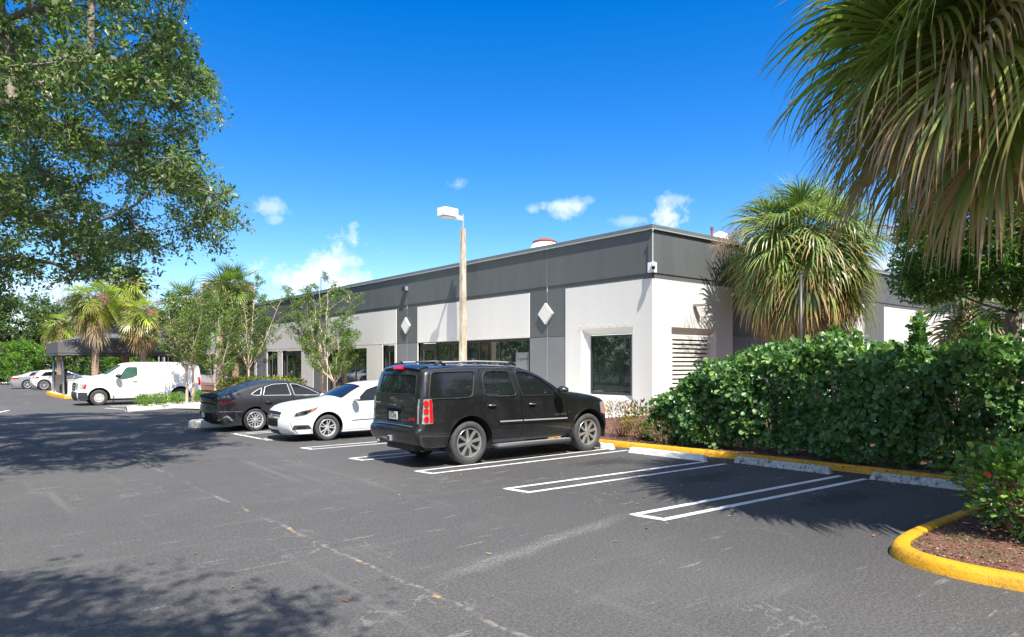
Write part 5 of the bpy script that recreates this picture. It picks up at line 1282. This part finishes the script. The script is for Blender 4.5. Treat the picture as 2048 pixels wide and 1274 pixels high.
# ---- crape myrtles
MY = [(.08, .155, .03), (.11, .20, .04), (.06, .12, .025), (.15, .24, .055), (.19, .18, .06)]
def myrtle(x, y, h, w, label, seed, nst=5, fork=.16, dens=1.0, lean=0):
    global RNG
    RNG = np.random.default_rng(seed); root = thing('crape_myrtle', label, 'small tree', (x, y, .1), 0, 'slender crape myrtles in front of the building')
    segs = []; tips = []
    z0 = h*fork
    base = np.array([[0, 0, 0], [.02, 0, z0*.5], [.0, .02, z0]]); segs.append((base, [.075, .06, .058]))
    for k in range(nst):
        a = 2*math.pi*k/nst+RNG.normal(0, .3); sp_ = w*.50*(.5+.6*RNG.random()); P = [np.array([0, 0, z0])]; hh = h*(.80+.2*RNG.random())
        if k == 0: sp_ *= .25; hh = h
        for t in np.linspace(.15, 1, 7):
            P.append(np.array([math.cos(a)*sp_*t**.8+lean*t, math.sin(a)*sp_*t**.8, z0+(hh-z0)*t])+RNG.normal(0, .04, 3))
        P = np.array(P); segs.append((P, list(np.linspace(.038, .009, len(P)))))
        nb = 9
        for j in range(nb):
            t = .10+.88*j/(nb-1); i = min(int(t*(len(P)-1)), len(P)-2); q = P[i]+(P[i+1]-P[i])*(t*(len(P)-1)-i); an = a+RNG.normal(0, 1.3); l = w*(.16+.20*RNG.random())*(1.25-.7*t)
            B = [q]
            for s in (.35, .7, 1): B.append(q+np.array([math.cos(an)*l*s, math.sin(an)*l*s, l*(.75*s)+.02])+RNG.normal(0, .02, 3))
            segs.append((np.array(B), [.013, .010, .007, .004])); tips.append(np.array(B)); 
            for r_ in range(2):
                an2 = an+RNG.normal(0, 1.0); b0 = B[1+r_]; l2 = l*.6; tips.append(np.array([b0, b0+np.array([math.cos(an2)*l2*.5, math.sin(an2)*l2*.5, l2*.3]), b0+np.array([math.cos(an2)*l2, math.sin(an2)*l2, l2*.5])])); segs.append((tips[-1], [.007, .005, .003]))
    v, f = tubes(segs, 6); obj('stems', v, f, M['barkmyrtle'], root, True)
    P_l = []; D_l = []
    for B in tips:
        n = int(64*dens); s = .2+.8*RNG.random(n); m = len(B)-1; i = np.minimum((s*m).astype(int), m-1); q = B[i]+(B[i+1]-B[i])*(s*m-i)[:, None]
        P_l.append(q+RNG.normal(0, .075, (n, 3))); D_l.append(unit(B[-1]-B[0])[None]*.6+rdir(n)*.8)
    P_l = np.vstack(P_l); D_l = np.vstack(D_l); n = len(P_l); L_ = .10*(.6+.7*RNG.random(n))
    v, f = leaf_cards(P_l, D_l, unit(rdir(n)*.7+np.array([0, 0, .8])), L_, L_*.5); obj('foliage', v, f, M['leaf'], root, col=np.repeat(pick(MY, n, .2), 4, 0))
    return root
myrtle(15.4, 35.0, 6.2, 3.9, 'crape myrtle with pale forked stems directly behind the white sedan roof', 21, 6, .26)
myrtle(15.6, 33.9, 3.6, 3.0, 'short leafy crape myrtle between the white sedan and the glass storefront', 22, 4, .20)
myrtle(13.2, 40.2, 6.6, 3.8, 'tallest crape myrtle, behind the rear window of the dark sedan', 23, 6, .22)
myrtle(14.0, 42.5, 4.8, 3.2, 'leafy crape myrtle just left of the glass entrance doors', 27, 6, .22)
myrtle(10.9, 38.6, 4.8, 3.2, 'crape myrtle with several thin trunks beside the rear of the van', 24, 5, .10)
myrtle(7.95, 32.4, 4.6, 3.2, 'crape myrtle with a brown forked trunk in the median in front of the van', 25, 5, .30, .8)
myrtle(8.25, 32.55, 3.9, 2.2, 'thin pale stemmed crape myrtle in the median over the rear wheel of the van', 26, 3, .34, .8)

# ---- small shrubs
def shrub(name, label, cat, x, y, r, h, n, leaf, cols, seed, shape='round', group=None, z=.1, stems=8, up=.4, lw=.7, matn='leaf', ry=None):
    global RNG
    RNG = np.random.default_rng(seed); root = thing(name, label, cat, (x, y, z), 0, group); ry = ry or r
    segs = []; tips = []
    for k in range(stems):
        a = 2*math.pi*RNG.random(); q = math.sqrt(RNG.random())*.85; P = [np.array([math.cos(a)*.10*r, math.sin(a)*.10*ry, 0])]
        e = np.array([math.cos(a)*q*r, math.sin(a)*q*ry, h*(.55+.4*RNG.random())*math.sqrt(max(.15, 1-q*q*.7))])
        for t in (.4, .7, 1): P.append(P[0]*(1-t)+e*t+RNG.normal(0, .04*r, 3))
        segs.append((np.array(P), [.012, .009, .006, .003]));
        for j in range(4): 
            b = P[1+j % 3]; c = b+rdir(1, .4)[0]*r*.35; segs.append((np.array([b, (b+c)/2, c]), [.006, .004, .002]))
    v, f = tubes(segs, 5); obj('stems', v, f, M['stem'], root)
    d = rdir(n, .25); rr = (.35+.65*RNG.random(n)**.5); P = d*rr[:, None]*np.array([r, ry, h*.5])+np.array([0, 0, h*.52]); P *= 1+.10*np.sin(P[:, :1]*9/r+P[:, 1:2]*7/r)
    P[:, 2] = np.maximum(P[:, 2], .03); D = unit(d+rdir(n)*.8+np.array([0, 0, up])); L_ = leaf*(.6+.7*RNG.random(n))
    v, f = leaf_cards(P, D, unit(rdir(n)*.6+np.array([0, 0, .9])), L_, L_*lw, shape); k = {'round': 6, 'obovate': 9, 'diamond': 4}[shape]
    obj('foliage', v, f, M[matn], root, col=np.repeat(pick(cols, n, .2), k, 0)); return root
for i, (px, lab) in enumerate(((5.95, 'round clipped shrub nearest the tip of the white median'), (6.55, 'widest clipped shrub in the white median, touching the one at the tip'), (7.35, 'middle clipped shrub of the white median below the myrtle trunk'), (8.5, 'clipped shrub in the white median under the rear wheel of the van'), (9.7, 'clipped shrub in the white median closest to the dark sedan'))):
    shrub('round_shrub', lab, 'shrub', px, 30.55+(px-5.6)*.62, .34 if i != 1 else .42, .50, 700, .075, [(.10, .20, .03), (.15, .27, .04), (.22, .34, .07)], 40+i, 'diamond', 'clipped shrubs in the white median', lw=.5)
for i in range(7):
    shrub('ground_hedge', 'yellow green croton shrub behind the dark sedan, %s' % ('nearest the van', 'second from the van', 'third from the van', 'in the middle of its row', 'third from the myrtle stems end', 'second from the white sedan end', 'nearest the white sedan')[i], 'shrub', 12.9+.18*i, 42.5-1.15*i, .75, 1.0, 620, .13, [(.08, .16, .02), (.16, .24, .03), (.42, .32, .03), (.05, .11, .02)], 60+i, 'diamond', 'croton shrubs along the building', lw=.5)
# plants between the black car and the building corner
shrub('red_croton', 'sparse red and pink leafed plant in front of the black car bonnet', 'plant', 12.55, 11.15, .62, .85, 520, .085, [(.30, .06, .06), (.34, .13, .10), (.12, .18, .05), (.16, .22, .06), (.24, .10, .07)], 71, 'diamond', lw=.3, stems=26)
shrub('yellow_croton', 'green and yellow croton with red tips left of the big hedge', 'plant', 12.45, 10.35, .62, .80, 560, .10, [(.08, .17, .02), (.20, .26, .03), (.34, .26, .04), (.30, .05, .03), (.06, .12, .02)], 72, 'diamond', lw=.42, stems=22)
shrub('yellow_croton', 'low sparse plant in the mulch at the left foot of the hedge', 'plant', 12.15, 9.6, .45, .5, 300, .08, [(.06, .12, .03), (.12, .14, .05), (.16, .10, .06)], 73, 'diamond', lw=.35, stems=22)
# the near island bush
shrub('round_leaf_bush', 'glossy round leaf bush with woody stems in the lower right island', 'bush', 8.62, 2.02, .72, .95, 2500, .070, [(.09, .20, .035), (.13, .27, .05), (.20, .34, .06), (.08, .16, .04)]*7+[(.30, .07, .03)], 75, 'round', z=.08, stems=34, matn='gloss', lw=.8)
shrub('round_leaf_bush', 'glossy round leaf bush cut by the right edge of the view', 'bush', 9.35, 1.35, .80, 1.08, 2600, .070, [(.09, .20, .035), (.13, .27, .05), (.20, .34, .06), (.08, .16, .04)]*7+[(.30, .07, .03)], 76, 'round', z=.08, stems=34, matn='gloss', lw=.8)
def weeds():
    global RNG
    RNG = np.random.default_rng(5); n = 900; P = np.c_[RNG.uniform(7.0, 8.3, n), RNG.uniform(1.9, 2.75, n), np.full(n, .085)]; k = np.sin(P[:, 0]*7)*np.cos(P[:, 1]*9) > .1; P = P[k]; n = len(P)
    v, f = leaf_cards(P, rdir(n, .9), rdir(n), np.full(n, .035), np.full(n, .008)); tag(obj('weeds', v, f, M['leaf'], col=np.repeat(pick([(.12, .22, .08), (.2, .28, .14)], n), 4, 0)), kind='stuff', label='small green weeds growing through the mulch of the island', cat='weeds')
    n = 9000; P = np.c_[RNG.uniform(6.95, 11.5, n), RNG.uniform(-1.5, 2.75, n), RNG.uniform(.087, .105, n)]; m = 2500; P = np.vstack([P, np.c_[RNG.uniform(11.7, 13, m), RNG.uniform(3, 14, m), RNG.uniform(.087, .105, m)]]); n += m
    d = rdir(n); d[:, 2] *= .25; L_ = .02+.045*RNG.random(n); v, f = leaf_cards(P, d, np.tile([0, 0, 1.], (n, 1))+rdir(n)*.3, L_, L_*.35)
    tag(obj('mulch_chips', v, f, M['flowers'], col=np.repeat(pick([(.16, .06, .035), (.24, .11, .07), (.08, .035, .02), (.32, .20, .15)], n), 4, 0)), kind='stuff', label='reddish brown bark mulch chips covering the planting beds', cat='mulch')
weeds()

# ---- the big clusia hedge
def hedge():
    global RNG
    RNG = np.random.default_rng(31); root = thing('clusia_hedge', 'tall thick hedge of rounded glossy leaves behind the yellow kerb', 'hedge', (13.2, 6.0, .08))
    def top(y): return np.interp(y, [-2, 2, 4.5, 6.5, 7.6, 8.4, 9.0, 9.7, 10.3], [1.88, 1.9, 1.93, 2.03, 2.12, 1.78, 1.42, 1.05, .55])+.12*np.sin(y*2.3)+.08*np.sin(y*5.1+1)
    def xf(y, z): return np.interp(y, [-2, 4, 8, 9.5, 10.3], [12.45, 12.4, 12.3, 12.3, 12.6])+.16*np.sin(y*1.9+z*1.3)+.10*np.sin(y*4.3-z*3)+.25*np.clip(.5-z, 0, 1)+.20*np.clip(z-1.6, 0, 1)
    R0 = []
    n = 1500; y = RNG.uniform(-1.8, 10.2, n); z = RNG.uniform(.12, 1, n)*top(y); R0.append((np.c_[xf(y, z)+RNG.uniform(-.06, .10, n), y, z], np.array([-1, -.1, .35])))
    n = 1500; y = RNG.uniform(-1.8, 10.2, n); z = RNG.uniform(.1, .97, n)*top(y); R0.append((np.c_[xf(y, z)+RNG.uniform(.12, .42, n), y, z], np.array([-.8, -.2, .5])))
    n = 1300; y = RNG.uniform(-1.8, 10.2, n); x = RNG.uniform(12.4, 14.6, n); R0.append((np.c_[x, y, top(y)+RNG.normal(0, .09, n)-.12*((x-13.4)**2)], np.array([-.2, -.2, 1.])))
    n = 500; z = RNG.uniform(.1, 1.1, n); x = RNG.uniform(12.3, 14.6, n); R0.append((np.c_[x, 10.2+RNG.normal(0, .1, n)-z*.5+(x-12.3)*.25, z], np.array([-.3, .6, .6])))
    Ps = []; Ds = []; Us = []; Ls = []; cs = []; st = []
    # upright shoots above the top
    for y0 in list(RNG.uniform(-1, 8.2, 26))+[4.72, 4.72, 6.1, 7.4, 3.3]:
        x0 = RNG.uniform(12.5, 14.2); t0 = float(top(np.array(y0))); h = RNG.uniform(.15, .42) if y0 != 4.72 else .75
        if y0 == 4.72: x0 = 13.0
        if y0 == 12.6 or y0 > 12: h = .3
        P0 = np.array([[x0, y0, t0-.3], [x0+.03, y0+.02, t0+h*.5], [x0, y0, t0+h]]); st.append((P0, [.012, .009, .005])); m = int(6+h*22)
        s = RNG.random(m); R0.append((P0[0]+(P0[2]-P0[0])*s[:, None], np.array([0, 0, .8])))
    for pos, bias in R0:
        m = len(pos); ax = unit(bias+rdir(m)*.65)
        nl = 8
        for k in range(nl):
            a = 2*math.pi*k/nl+RNG.random(m)*.8; t1 = unit(np.cross(ax, rdir(m))); t2 = np.cross(ax, t1); spread = .55+.75*RNG.random(m)
            d = ax*np.cos(spread)[:, None]+(t1*np.cos(a)[:, None]+t2*np.sin(a)[:, None])*np.sin(spread)[:, None]
            Ps.append(pos+d*.02+RNG.normal(0, .03, (m, 3))); Ds.append(d); Us.append(ax+rdir(m)*.45); Ls.append(.105+.065*RNG.random(m))
            c = pick([(.088, .185, .060), (.115, .22, .070), (.066, .15, .050), (.14, .26, .075)], m, .14); young = RNG.random(m) < np.clip((pos[:, 2]-1.2)*.22, .02, .26); c[young] = pick([(.15, .27, .05), (.20, .32, .06)], int(young.sum()), .1); cs.append(c)
    P, D, U, L_, c = np.vstack(Ps), np.vstack(Ds), np.vstack(Us), np.hstack(Ls), np.vstack(cs)
    v, f = leaf_cards(P, D, U, L_, L_*.68, 'obovate'); b = np.array([13.2, 6.0, .08])
    obj('foliage', v-b, f, M['gloss'], root, col=np.repeat(c, 9, 0), smooth=True)
    for i in range(90):
        y = RNG.uniform(-1.5, 9.6); x = RNG.uniform(12.6, 14.3); h = float(top(np.array(y)))*.9; P0 = np.array([x, y, .0])
        for k in range(3):
            e = P0+np.array([RNG.normal(0, .35), RNG.normal(0, .35), h*(.8+.2*RNG.random())]); m_ = (P0+e)/2+RNG.normal(0, .06, 3); st.append((np.array([P0, m_, e]), [.02, .014, .006]))
    v, f = tubes(st, 6); obj('stems', v-b, f, M['stem'], root)
hedge()

# ---- fan palms
def frond(P0, az, el, pet, bl, nseg, green, tipc, brown, sag, segw=.044, spread=115, steps=6, twist=0.):
    """one costapalmate leaf; returns V, F(quads), colours, petiole segment"""
    d = np.array([math.cos(az)*math.cos(el), math.sin(az)*math.cos(el), math.sin(el)]); P = [np.array(P0, float)]; cur = d.copy(); m = 6
    for k in range(m): cur = unit(cur+np.array([0, 0, -sag*.16])); P.append(P[-1]+cur*pet/m)
    pts = np.array(P); tip = pts[-1]; costa = [tip]
    for k in range(5): cur = unit(cur+np.array([0, 0, -sag*.30])); costa.append(costa[-1]+cur*bl*.11)
    costa = np.array(costa); fw = unit(costa[1]-costa[0]); side = unit(np.cross(fw, [0, 0, 1.])+1e-6); side = unit(side*math.cos(twist)+np.cross(fw, side)*math.sin(twist)); nrm = np.cross(side, fw)
    ph = np.linspace(-1, 1, nseg); a = ph*R(spread); L_ = bl*(1-.30*np.abs(ph)**2.2)*(.9+.16*RNG.random(nseg))
    ci = (1-np.abs(ph))*4.6; i0 = np.minimum(ci.astype(int), 4); st = costa[i0]+(costa[i0+1]-costa[i0])*(ci-i0)[:, None]
    D = fw[None]*np.cos(a)[:, None]+side[None]*np.sin(a)[:, None]+nrm[None]*(.28*np.abs(np.sin(a))+RNG.normal(0, .06, nseg))[:, None]; D = unit(D)
    pos = st.copy(); V = []; C_ = []; dr = sag*(.20+.22*RNG.random(nseg)); cur = D.copy(); wid = segw*bl*(.85+.3*RNG.random(nseg)); ts = np.linspace(0, 1, steps+1)
    tipt = np.clip(tipc+RNG.normal(0, .16, nseg), 0, 1.2); bend = RNG.random(nseg) < .30
    for k, t in enumerate(ts):
        pr = min(1., .25+t*2.6) if t < .3 else (1-((t-.3)/.7)**1.4)*.97+.03; w = (wid*pr)[:, None]; sd = unit(np.cross(cur, nrm[None]+.001)); q = np.stack([pos-sd*w*.5, pos+sd*w*.5], 1); V.append(q)
        g = np.array(green)[None]*(1+.15*np.sin(np.arange(nseg)*1.7))[:, None]; f_ = np.clip((t-(1-tipt))/.22, 0, 1)[:, None]; f2 = np.clip((t-(1.12-tipt))/.2, 0, 1)[:, None]
        c = g*(1-f_)+np.array([.34, .25, .035])*f_; c = c*(1-f2)+np.array([.42, .27, .15])*f2
        c = c*(1-brown)+np.array([.46, .35, .24])*brown; C_.append(np.repeat(c[:, None], 2, 1))
        if k < steps:
            g_ = dr*(t+.12)*(1.35 if t > .4 else .7); g_ = g_*np.where(bend & (t > .45), 2.6, 1); cur = unit(cur+np.stack([0*g_, 0*g_, -g_], 1)); pos = pos+cur*(L_/steps)[:, None]
    V = np.stack(V, 1); C_ = np.stack(C_, 1); n = steps+1; Vf = V.reshape(-1, 3); Cf = C_.reshape(-1, 3)
    s = np.arange(nseg)[:, None]*n*2; k = np.arange(steps)[None]*2; a_ = s+k; F = np.stack([a_, a_+1, a_+3, a_+2], -1).reshape(-1, 4)
    return Vf, F, Cf, (pts, list(np.linspace(.020, .012, len(pts))*bl/1.0)), costa
def palm(name, label, loc, hz, rc, nf, nseg, steps, seed, trunk=.16, group='fan palms', pal=((.045, .085, .03), (.075, .12, .035)), ytip=.35, flowers=True, skirt=1.0, lean=(0, 0), young=True, minel=-75, bark='barkpalm', boots=True, blf=.55, azr=None, segw=.072, sg=1.0, deadp=0):
    global RNG
    RNG = np.random.default_rng(seed); root = thing(name, label, 'palm tree', loc, 0, group); hub = np.array([lean[0], lean[1], hz])
    P = np.array([hub*t+np.array([0, 0, 0]) for t in np.linspace(0, 1, 14)]); P[:, 0] += .05*np.sin(np.linspace(0, 3, 14)); rr = [trunk*(1.25 if i == 0 else 1)*(1+.05*math.sin(i*2.1)) for i in range(13)]+[trunk*.8]
    v, f = tubes([(P, rr)], 14); obj('trunk', v, f, M[bark], root, True)
    if boots:   # old leaf bases under the crown
        segs = []
        for k in range(26):
            a = k*2.4; z = hz-.15-.045*k*1.0; b = hub*z/hz; d = np.array([math.cos(a), math.sin(a), 0]); segs.append((np.array([b+d*trunk*.8, b+d*(trunk+.09)+[0, 0, .13], b+d*(trunk+.16)+[0, 0, .30]]), [.05, .035, .012]))
        v, f = tubes(segs, 5); obj('leaf_bases', v, f, M[bark], root)
    Vg = []; Fg = []; Cg = []; bg = 0; Vd = []; Fd = []; Cd = []; bd = 0; pets = []; crown = []
    for k in range(nf):
        t = (k+.5)/nf; el = R(82-(82-minel)*t**.85)+RNG.normal(0, .08); az = k*2.39996+RNG.normal(0, .18)
        if azr is not None and RNG.random() < azr[2]: az = RNG.uniform(azr[0], azr[1])
        bl = rc*blf*(.85+.25*RNG.random())*(.8 if t < .1 else 1); pet = rc*.55*(.75+.35*RNG.random())*(.45+.62*t)
        g = np.array(pal[0])*(1-RNG.random()*.9)+np.array(pal[1])*.9*RNG.random(); br = (0 if t < .80/skirt else min(1, .25+RNG.random()*.9)) if RNG.random() > deadp*(t > .5) else .9
        tipc = np.clip(ytip*(t*1.5-.1)+RNG.normal(0, .08), .03, .9)
        Vf, F, Cf, ps, co = frond(hub+np.array([0, 0, -.35*t]), az, el, pet, bl, nseg, g, tipc, br, sg*(.5+.75*t+RNG.random()*.2), steps=steps, twist=RNG.normal(0, .35), segw=segw)
        pets.append(ps)
        if br > .5: Vd.append(Vf); Fd.append(F+bd); Cd.append(Cf); bd += len(Vf)
        else: Vg.append(Vf); Fg.append(F+bg); Cg.append(Cf); bg += len(Vf)
    obj('crown', np.vstack(Vg), np.vstack(Fg), M['frond'], root, col=np.clip(np.vstack(Cg), .005, 1))
    if Vd: obj('dead_fronds', np.vstack(Vd), np.vstack(Fd), M['frond'], root, col=np.clip(np.vstack(Cd), .005, 1))
    v, f = tubes(pets, 5); obj('leaf_stalks', v, f, mat('leaf_stalk', (.12, .16, .05), .5) if 'leaf_stalk' not in bpy.data.materials else bpy.data.materials['leaf_stalk'], root)
    if flowers:
        segs = []
        for k in range(7):
            a = k*2.1+.7; p = [hub.copy()]; d = np.array([math.cos(a)*.8, math.sin(a)*.8, .35])
            for j in range(7): d = unit(d+np.array([0, 0, -.14])); p.append(p[-1]+d*rc*.13)
            segs.append((np.array(p), list(np.linspace(.016, .006, 8))))
            for j in range(70):
                i = RNG.integers(3, 8); b = p[i]; e = b+rdir(1, -.3)[0]*rc*.13; segs.append((np.array([b, (b+e)/2+RNG.normal(0, .02, 3), e]), [.006, .005, .003]))
                e2 = e+rdir(1, -.4)[0]*rc*.06; segs.append((np.array([(b+e)/2, (b+e)/2*.3+e2*.7, e2]), [.005, .004, .002]))
        v, f = tubes(segs, 3); obj('flower_stalks', v, f, M['flowerstalk'], root)
    return root
M['flowerstalk'] = mat('dry_flower_stalk', (.30, .17, .11), .9)
# the near palm leaning in at the upper right
palm('fan_palm', 'large near fan palm with drooping fronds filling the upper right corner', (9.35, 1.45, .08), 5.95, 2.74, 128, 56, 9, 51, .19, pal=((.18, .23, .06), (.31, .35, .11)), ytip=.36, skirt=.79, deadp=.09, lean=(-.25, .35), blf=.56, minel=-6, segw=.034, sg=.66)
palm('fan_palm', 'full fan palm with a brown skirt against the side wall of the building', (22.9, 11.9, .08), 6.25, 4.05, 175, 34, 7, 52, .19, pal=((.15, .21, .065), (.26, .32, .11)), ytip=.6, skirt=1.16, minel=-86, blf=.40, segw=.046)
palm('fan_palm', 'sunlit fan palm glimpsed behind the oak trunk at the right edge', (31.5, 9.4, .08), 4.3, 2.4, 28, 28, 5, 53, .17, pal=((.07, .12, .03), (.12, .16, .04)), ytip=.5, minel=-75, flowers=False)
YG = ((.19, .26, .04), (.30, .34, .06))
palm('fan_palm', 'yellow green fan palm with a bare trunk in front of the canopy', (5.75, 41.9, .1), 5.3, 1.85, 40, 26, 5, 54, .17, pal=YG, ytip=.62, minel=-70)
palm('fan_palm', 'short yellow tipped fan palm rising behind the cab of the van', (8.1, 42.4, .1), 4.7, 1.7, 36, 26, 5, 55, .19, pal=YG, ytip=.75, minel=-80)
palm('fan_palm', 'tall fan palm behind the two yellow ones over the canopy', (7.7, 44.9, .1), 6.6, 1.8, 40, 24, 5, 56, .17, pal=YG, ytip=.45, minel=-60)
palm('fan_palm', 'fan palm with wide green fronds left of the far lamp post', (10.6, 43.5, .1), 5.5, 2.0, 46, 26, 5, 57, .17, pal=((.09, .15, .03), (.15, .2, .04)), ytip=.4, minel=-65)
palm('fan_palm', 'fan palm behind the crape myrtle stems, its trunk rough and reddish', (14.6, 47.2, .1), 7.0, 2.3, 60, 28, 5, 58, .23, pal=((.09, .14, .03), (.15, .19, .04)), ytip=.4, minel=-72)
palm('fan_palm', 'fan palm close to the parapet left of the tallest crape myrtle', (15.3, 52.5, .1), 7.3, 2.0, 44, 24, 5, 59, .18, pal=((.08, .13, .03), (.13, .17, .04)), ytip=.4, minel=-60)
palm('fan_palm', 'distant fan palm behind the canopy with a rusty brown trunk', (5.6, 56.0, .1), 4.6, 1.8, 26, 22, 4, 60, .18, pal=YG, ytip=.6, minel=-60, flowers=False)

# ---- far trees closing the lot
FC = [(.075, .125, .045), (.10, .16, .055), (.06, .10, .04), (.13, .18, .075)]
BR = [(.10, .24, .02), (.15, .30, .03), (.07, .17, .02), (.22, .30, .04)]
far = [(-7, 84, 9.4, 5.2), (-.5, 88, 8.8, 5.4), (5.2, 86, 8.9, 4.8), (10.2, 88, 8.6, 5.0), (15.5, 92, 8.2, 4.6), (-13, 80, 10, 5)]
names = ['far oak at the left end of the lot, tallest of its row', 'far oak above the silver sedan', 'far oak above the white crossover', 'far oak seen under the canopy', 'far oak between the canopy and the building', 'far oak outside the left end of the lot']
for i, (x, y, h, r) in enumerate(far):
    broad_tree('oak_tree', names[i], 'tree', (x, y, 0), h*.3, (x, y, h*.55), (r, r, h*.45), 170, 10, 10, leaf=.32, cols=FC, group='trees closing the far end of the lot', crad=1.0, trunk=.22, seed=80+i, inner=.3)
bs = [(1.0, 76.5, 4.6, 2.6, BR), (5.0, 75.5, 4.0, 2.3, BR), (-3.4, 77.5, 5.2, 2.6, BR), (9.5, 77, 4.4, 2.6, [(.06, .13, .02), (.09, .18, .03)]), (13.5, 79, 4.2, 2.6, BR), (3.0, 79.5, 3.4, 2.2, FC), (7.4, 78.8, 3.6, 2.3, FC)]
bl = ['bright green bush at the far left edge behind the silver sedan', 'bright green bush rising behind the white crossover roof', 'bright bush beyond the left edge of the lot', 'green bush seen between the canopy posts', 'bright bush by the far end of the building', 'dull green bush between the two bright far ones', 'dull green bush just left of the canopy shade']
for i, (x, y, h, r, c) in enumerate(bs):
    broad_tree('tall_bush', bl[i], 'bush', (x, y, 0), .5, (x, y, h*.5), (r, 1.6, h*.5), 60, 9, 10, leaf=.20, cols=c, group='bushes closing the far end of the lot', crad=.6, trunk=.10, seed=100+i, inner=.3)
# trees on the far side of the lot, seen mirrored in the windows and the car bodies
tm = [(-9.5, 24, 9, 4.6), (-11, 33, 9, 5), (-10, 42, 8.5, 4.6), (-10.5, 51, 9, 4.8), (-10, 60, 9, 4.6), (6.5, -14, 8, 4.2), (14, -13, 8, 4.4), (-1, -12, 8, 4.4), (23, -9, 8, 4.2), (32, -12, 8, 4.2)]
src = None
for i, (x, y, h, r) in enumerate(tm):
    lab = 'leafy oak across the lot mirrored in the office windows, nearest the big oak'
    if src is None:
        src = broad_tree('oak_tree', lab, 'tree', (x, y, 0), 2.2, (x, y, 4.9), (4.6, 4.6, 4.4), 170, 9, 10, leaf=.24, cols=FC+BR[:1], group='oaks around the lot behind the viewpoint', crad=.95, trunk=.25, seed=130, inner=.3)
    else:
        lab = 'leafy oak across the lot mirrored in the office windows, %s' % ['', 'second from the big oak', 'third from the big oak', 'fourth from the big oak', 'farthest of its row'][i] if i < 5 else 'leafy oak behind the viewpoint, %s' % ['straight behind the black car', 'toward the hedge side', 'toward the driving lane', 'along the hedge', 'farthest along the hedge'][i-5]
        c = src.copy(); C.objects.link(c); c.location = (x, y, 0); c.rotation_euler = (0, 0, i*1.3); s = h/9*(1.0 if i < 5 else 1.55); c.scale = (s, s, s); tag(c, lab, 'tree', 'oaks around the lot behind the viewpoint')
        for ch in list(src.children):
            d = ch.copy(); C.objects.link(d); d.parent = c
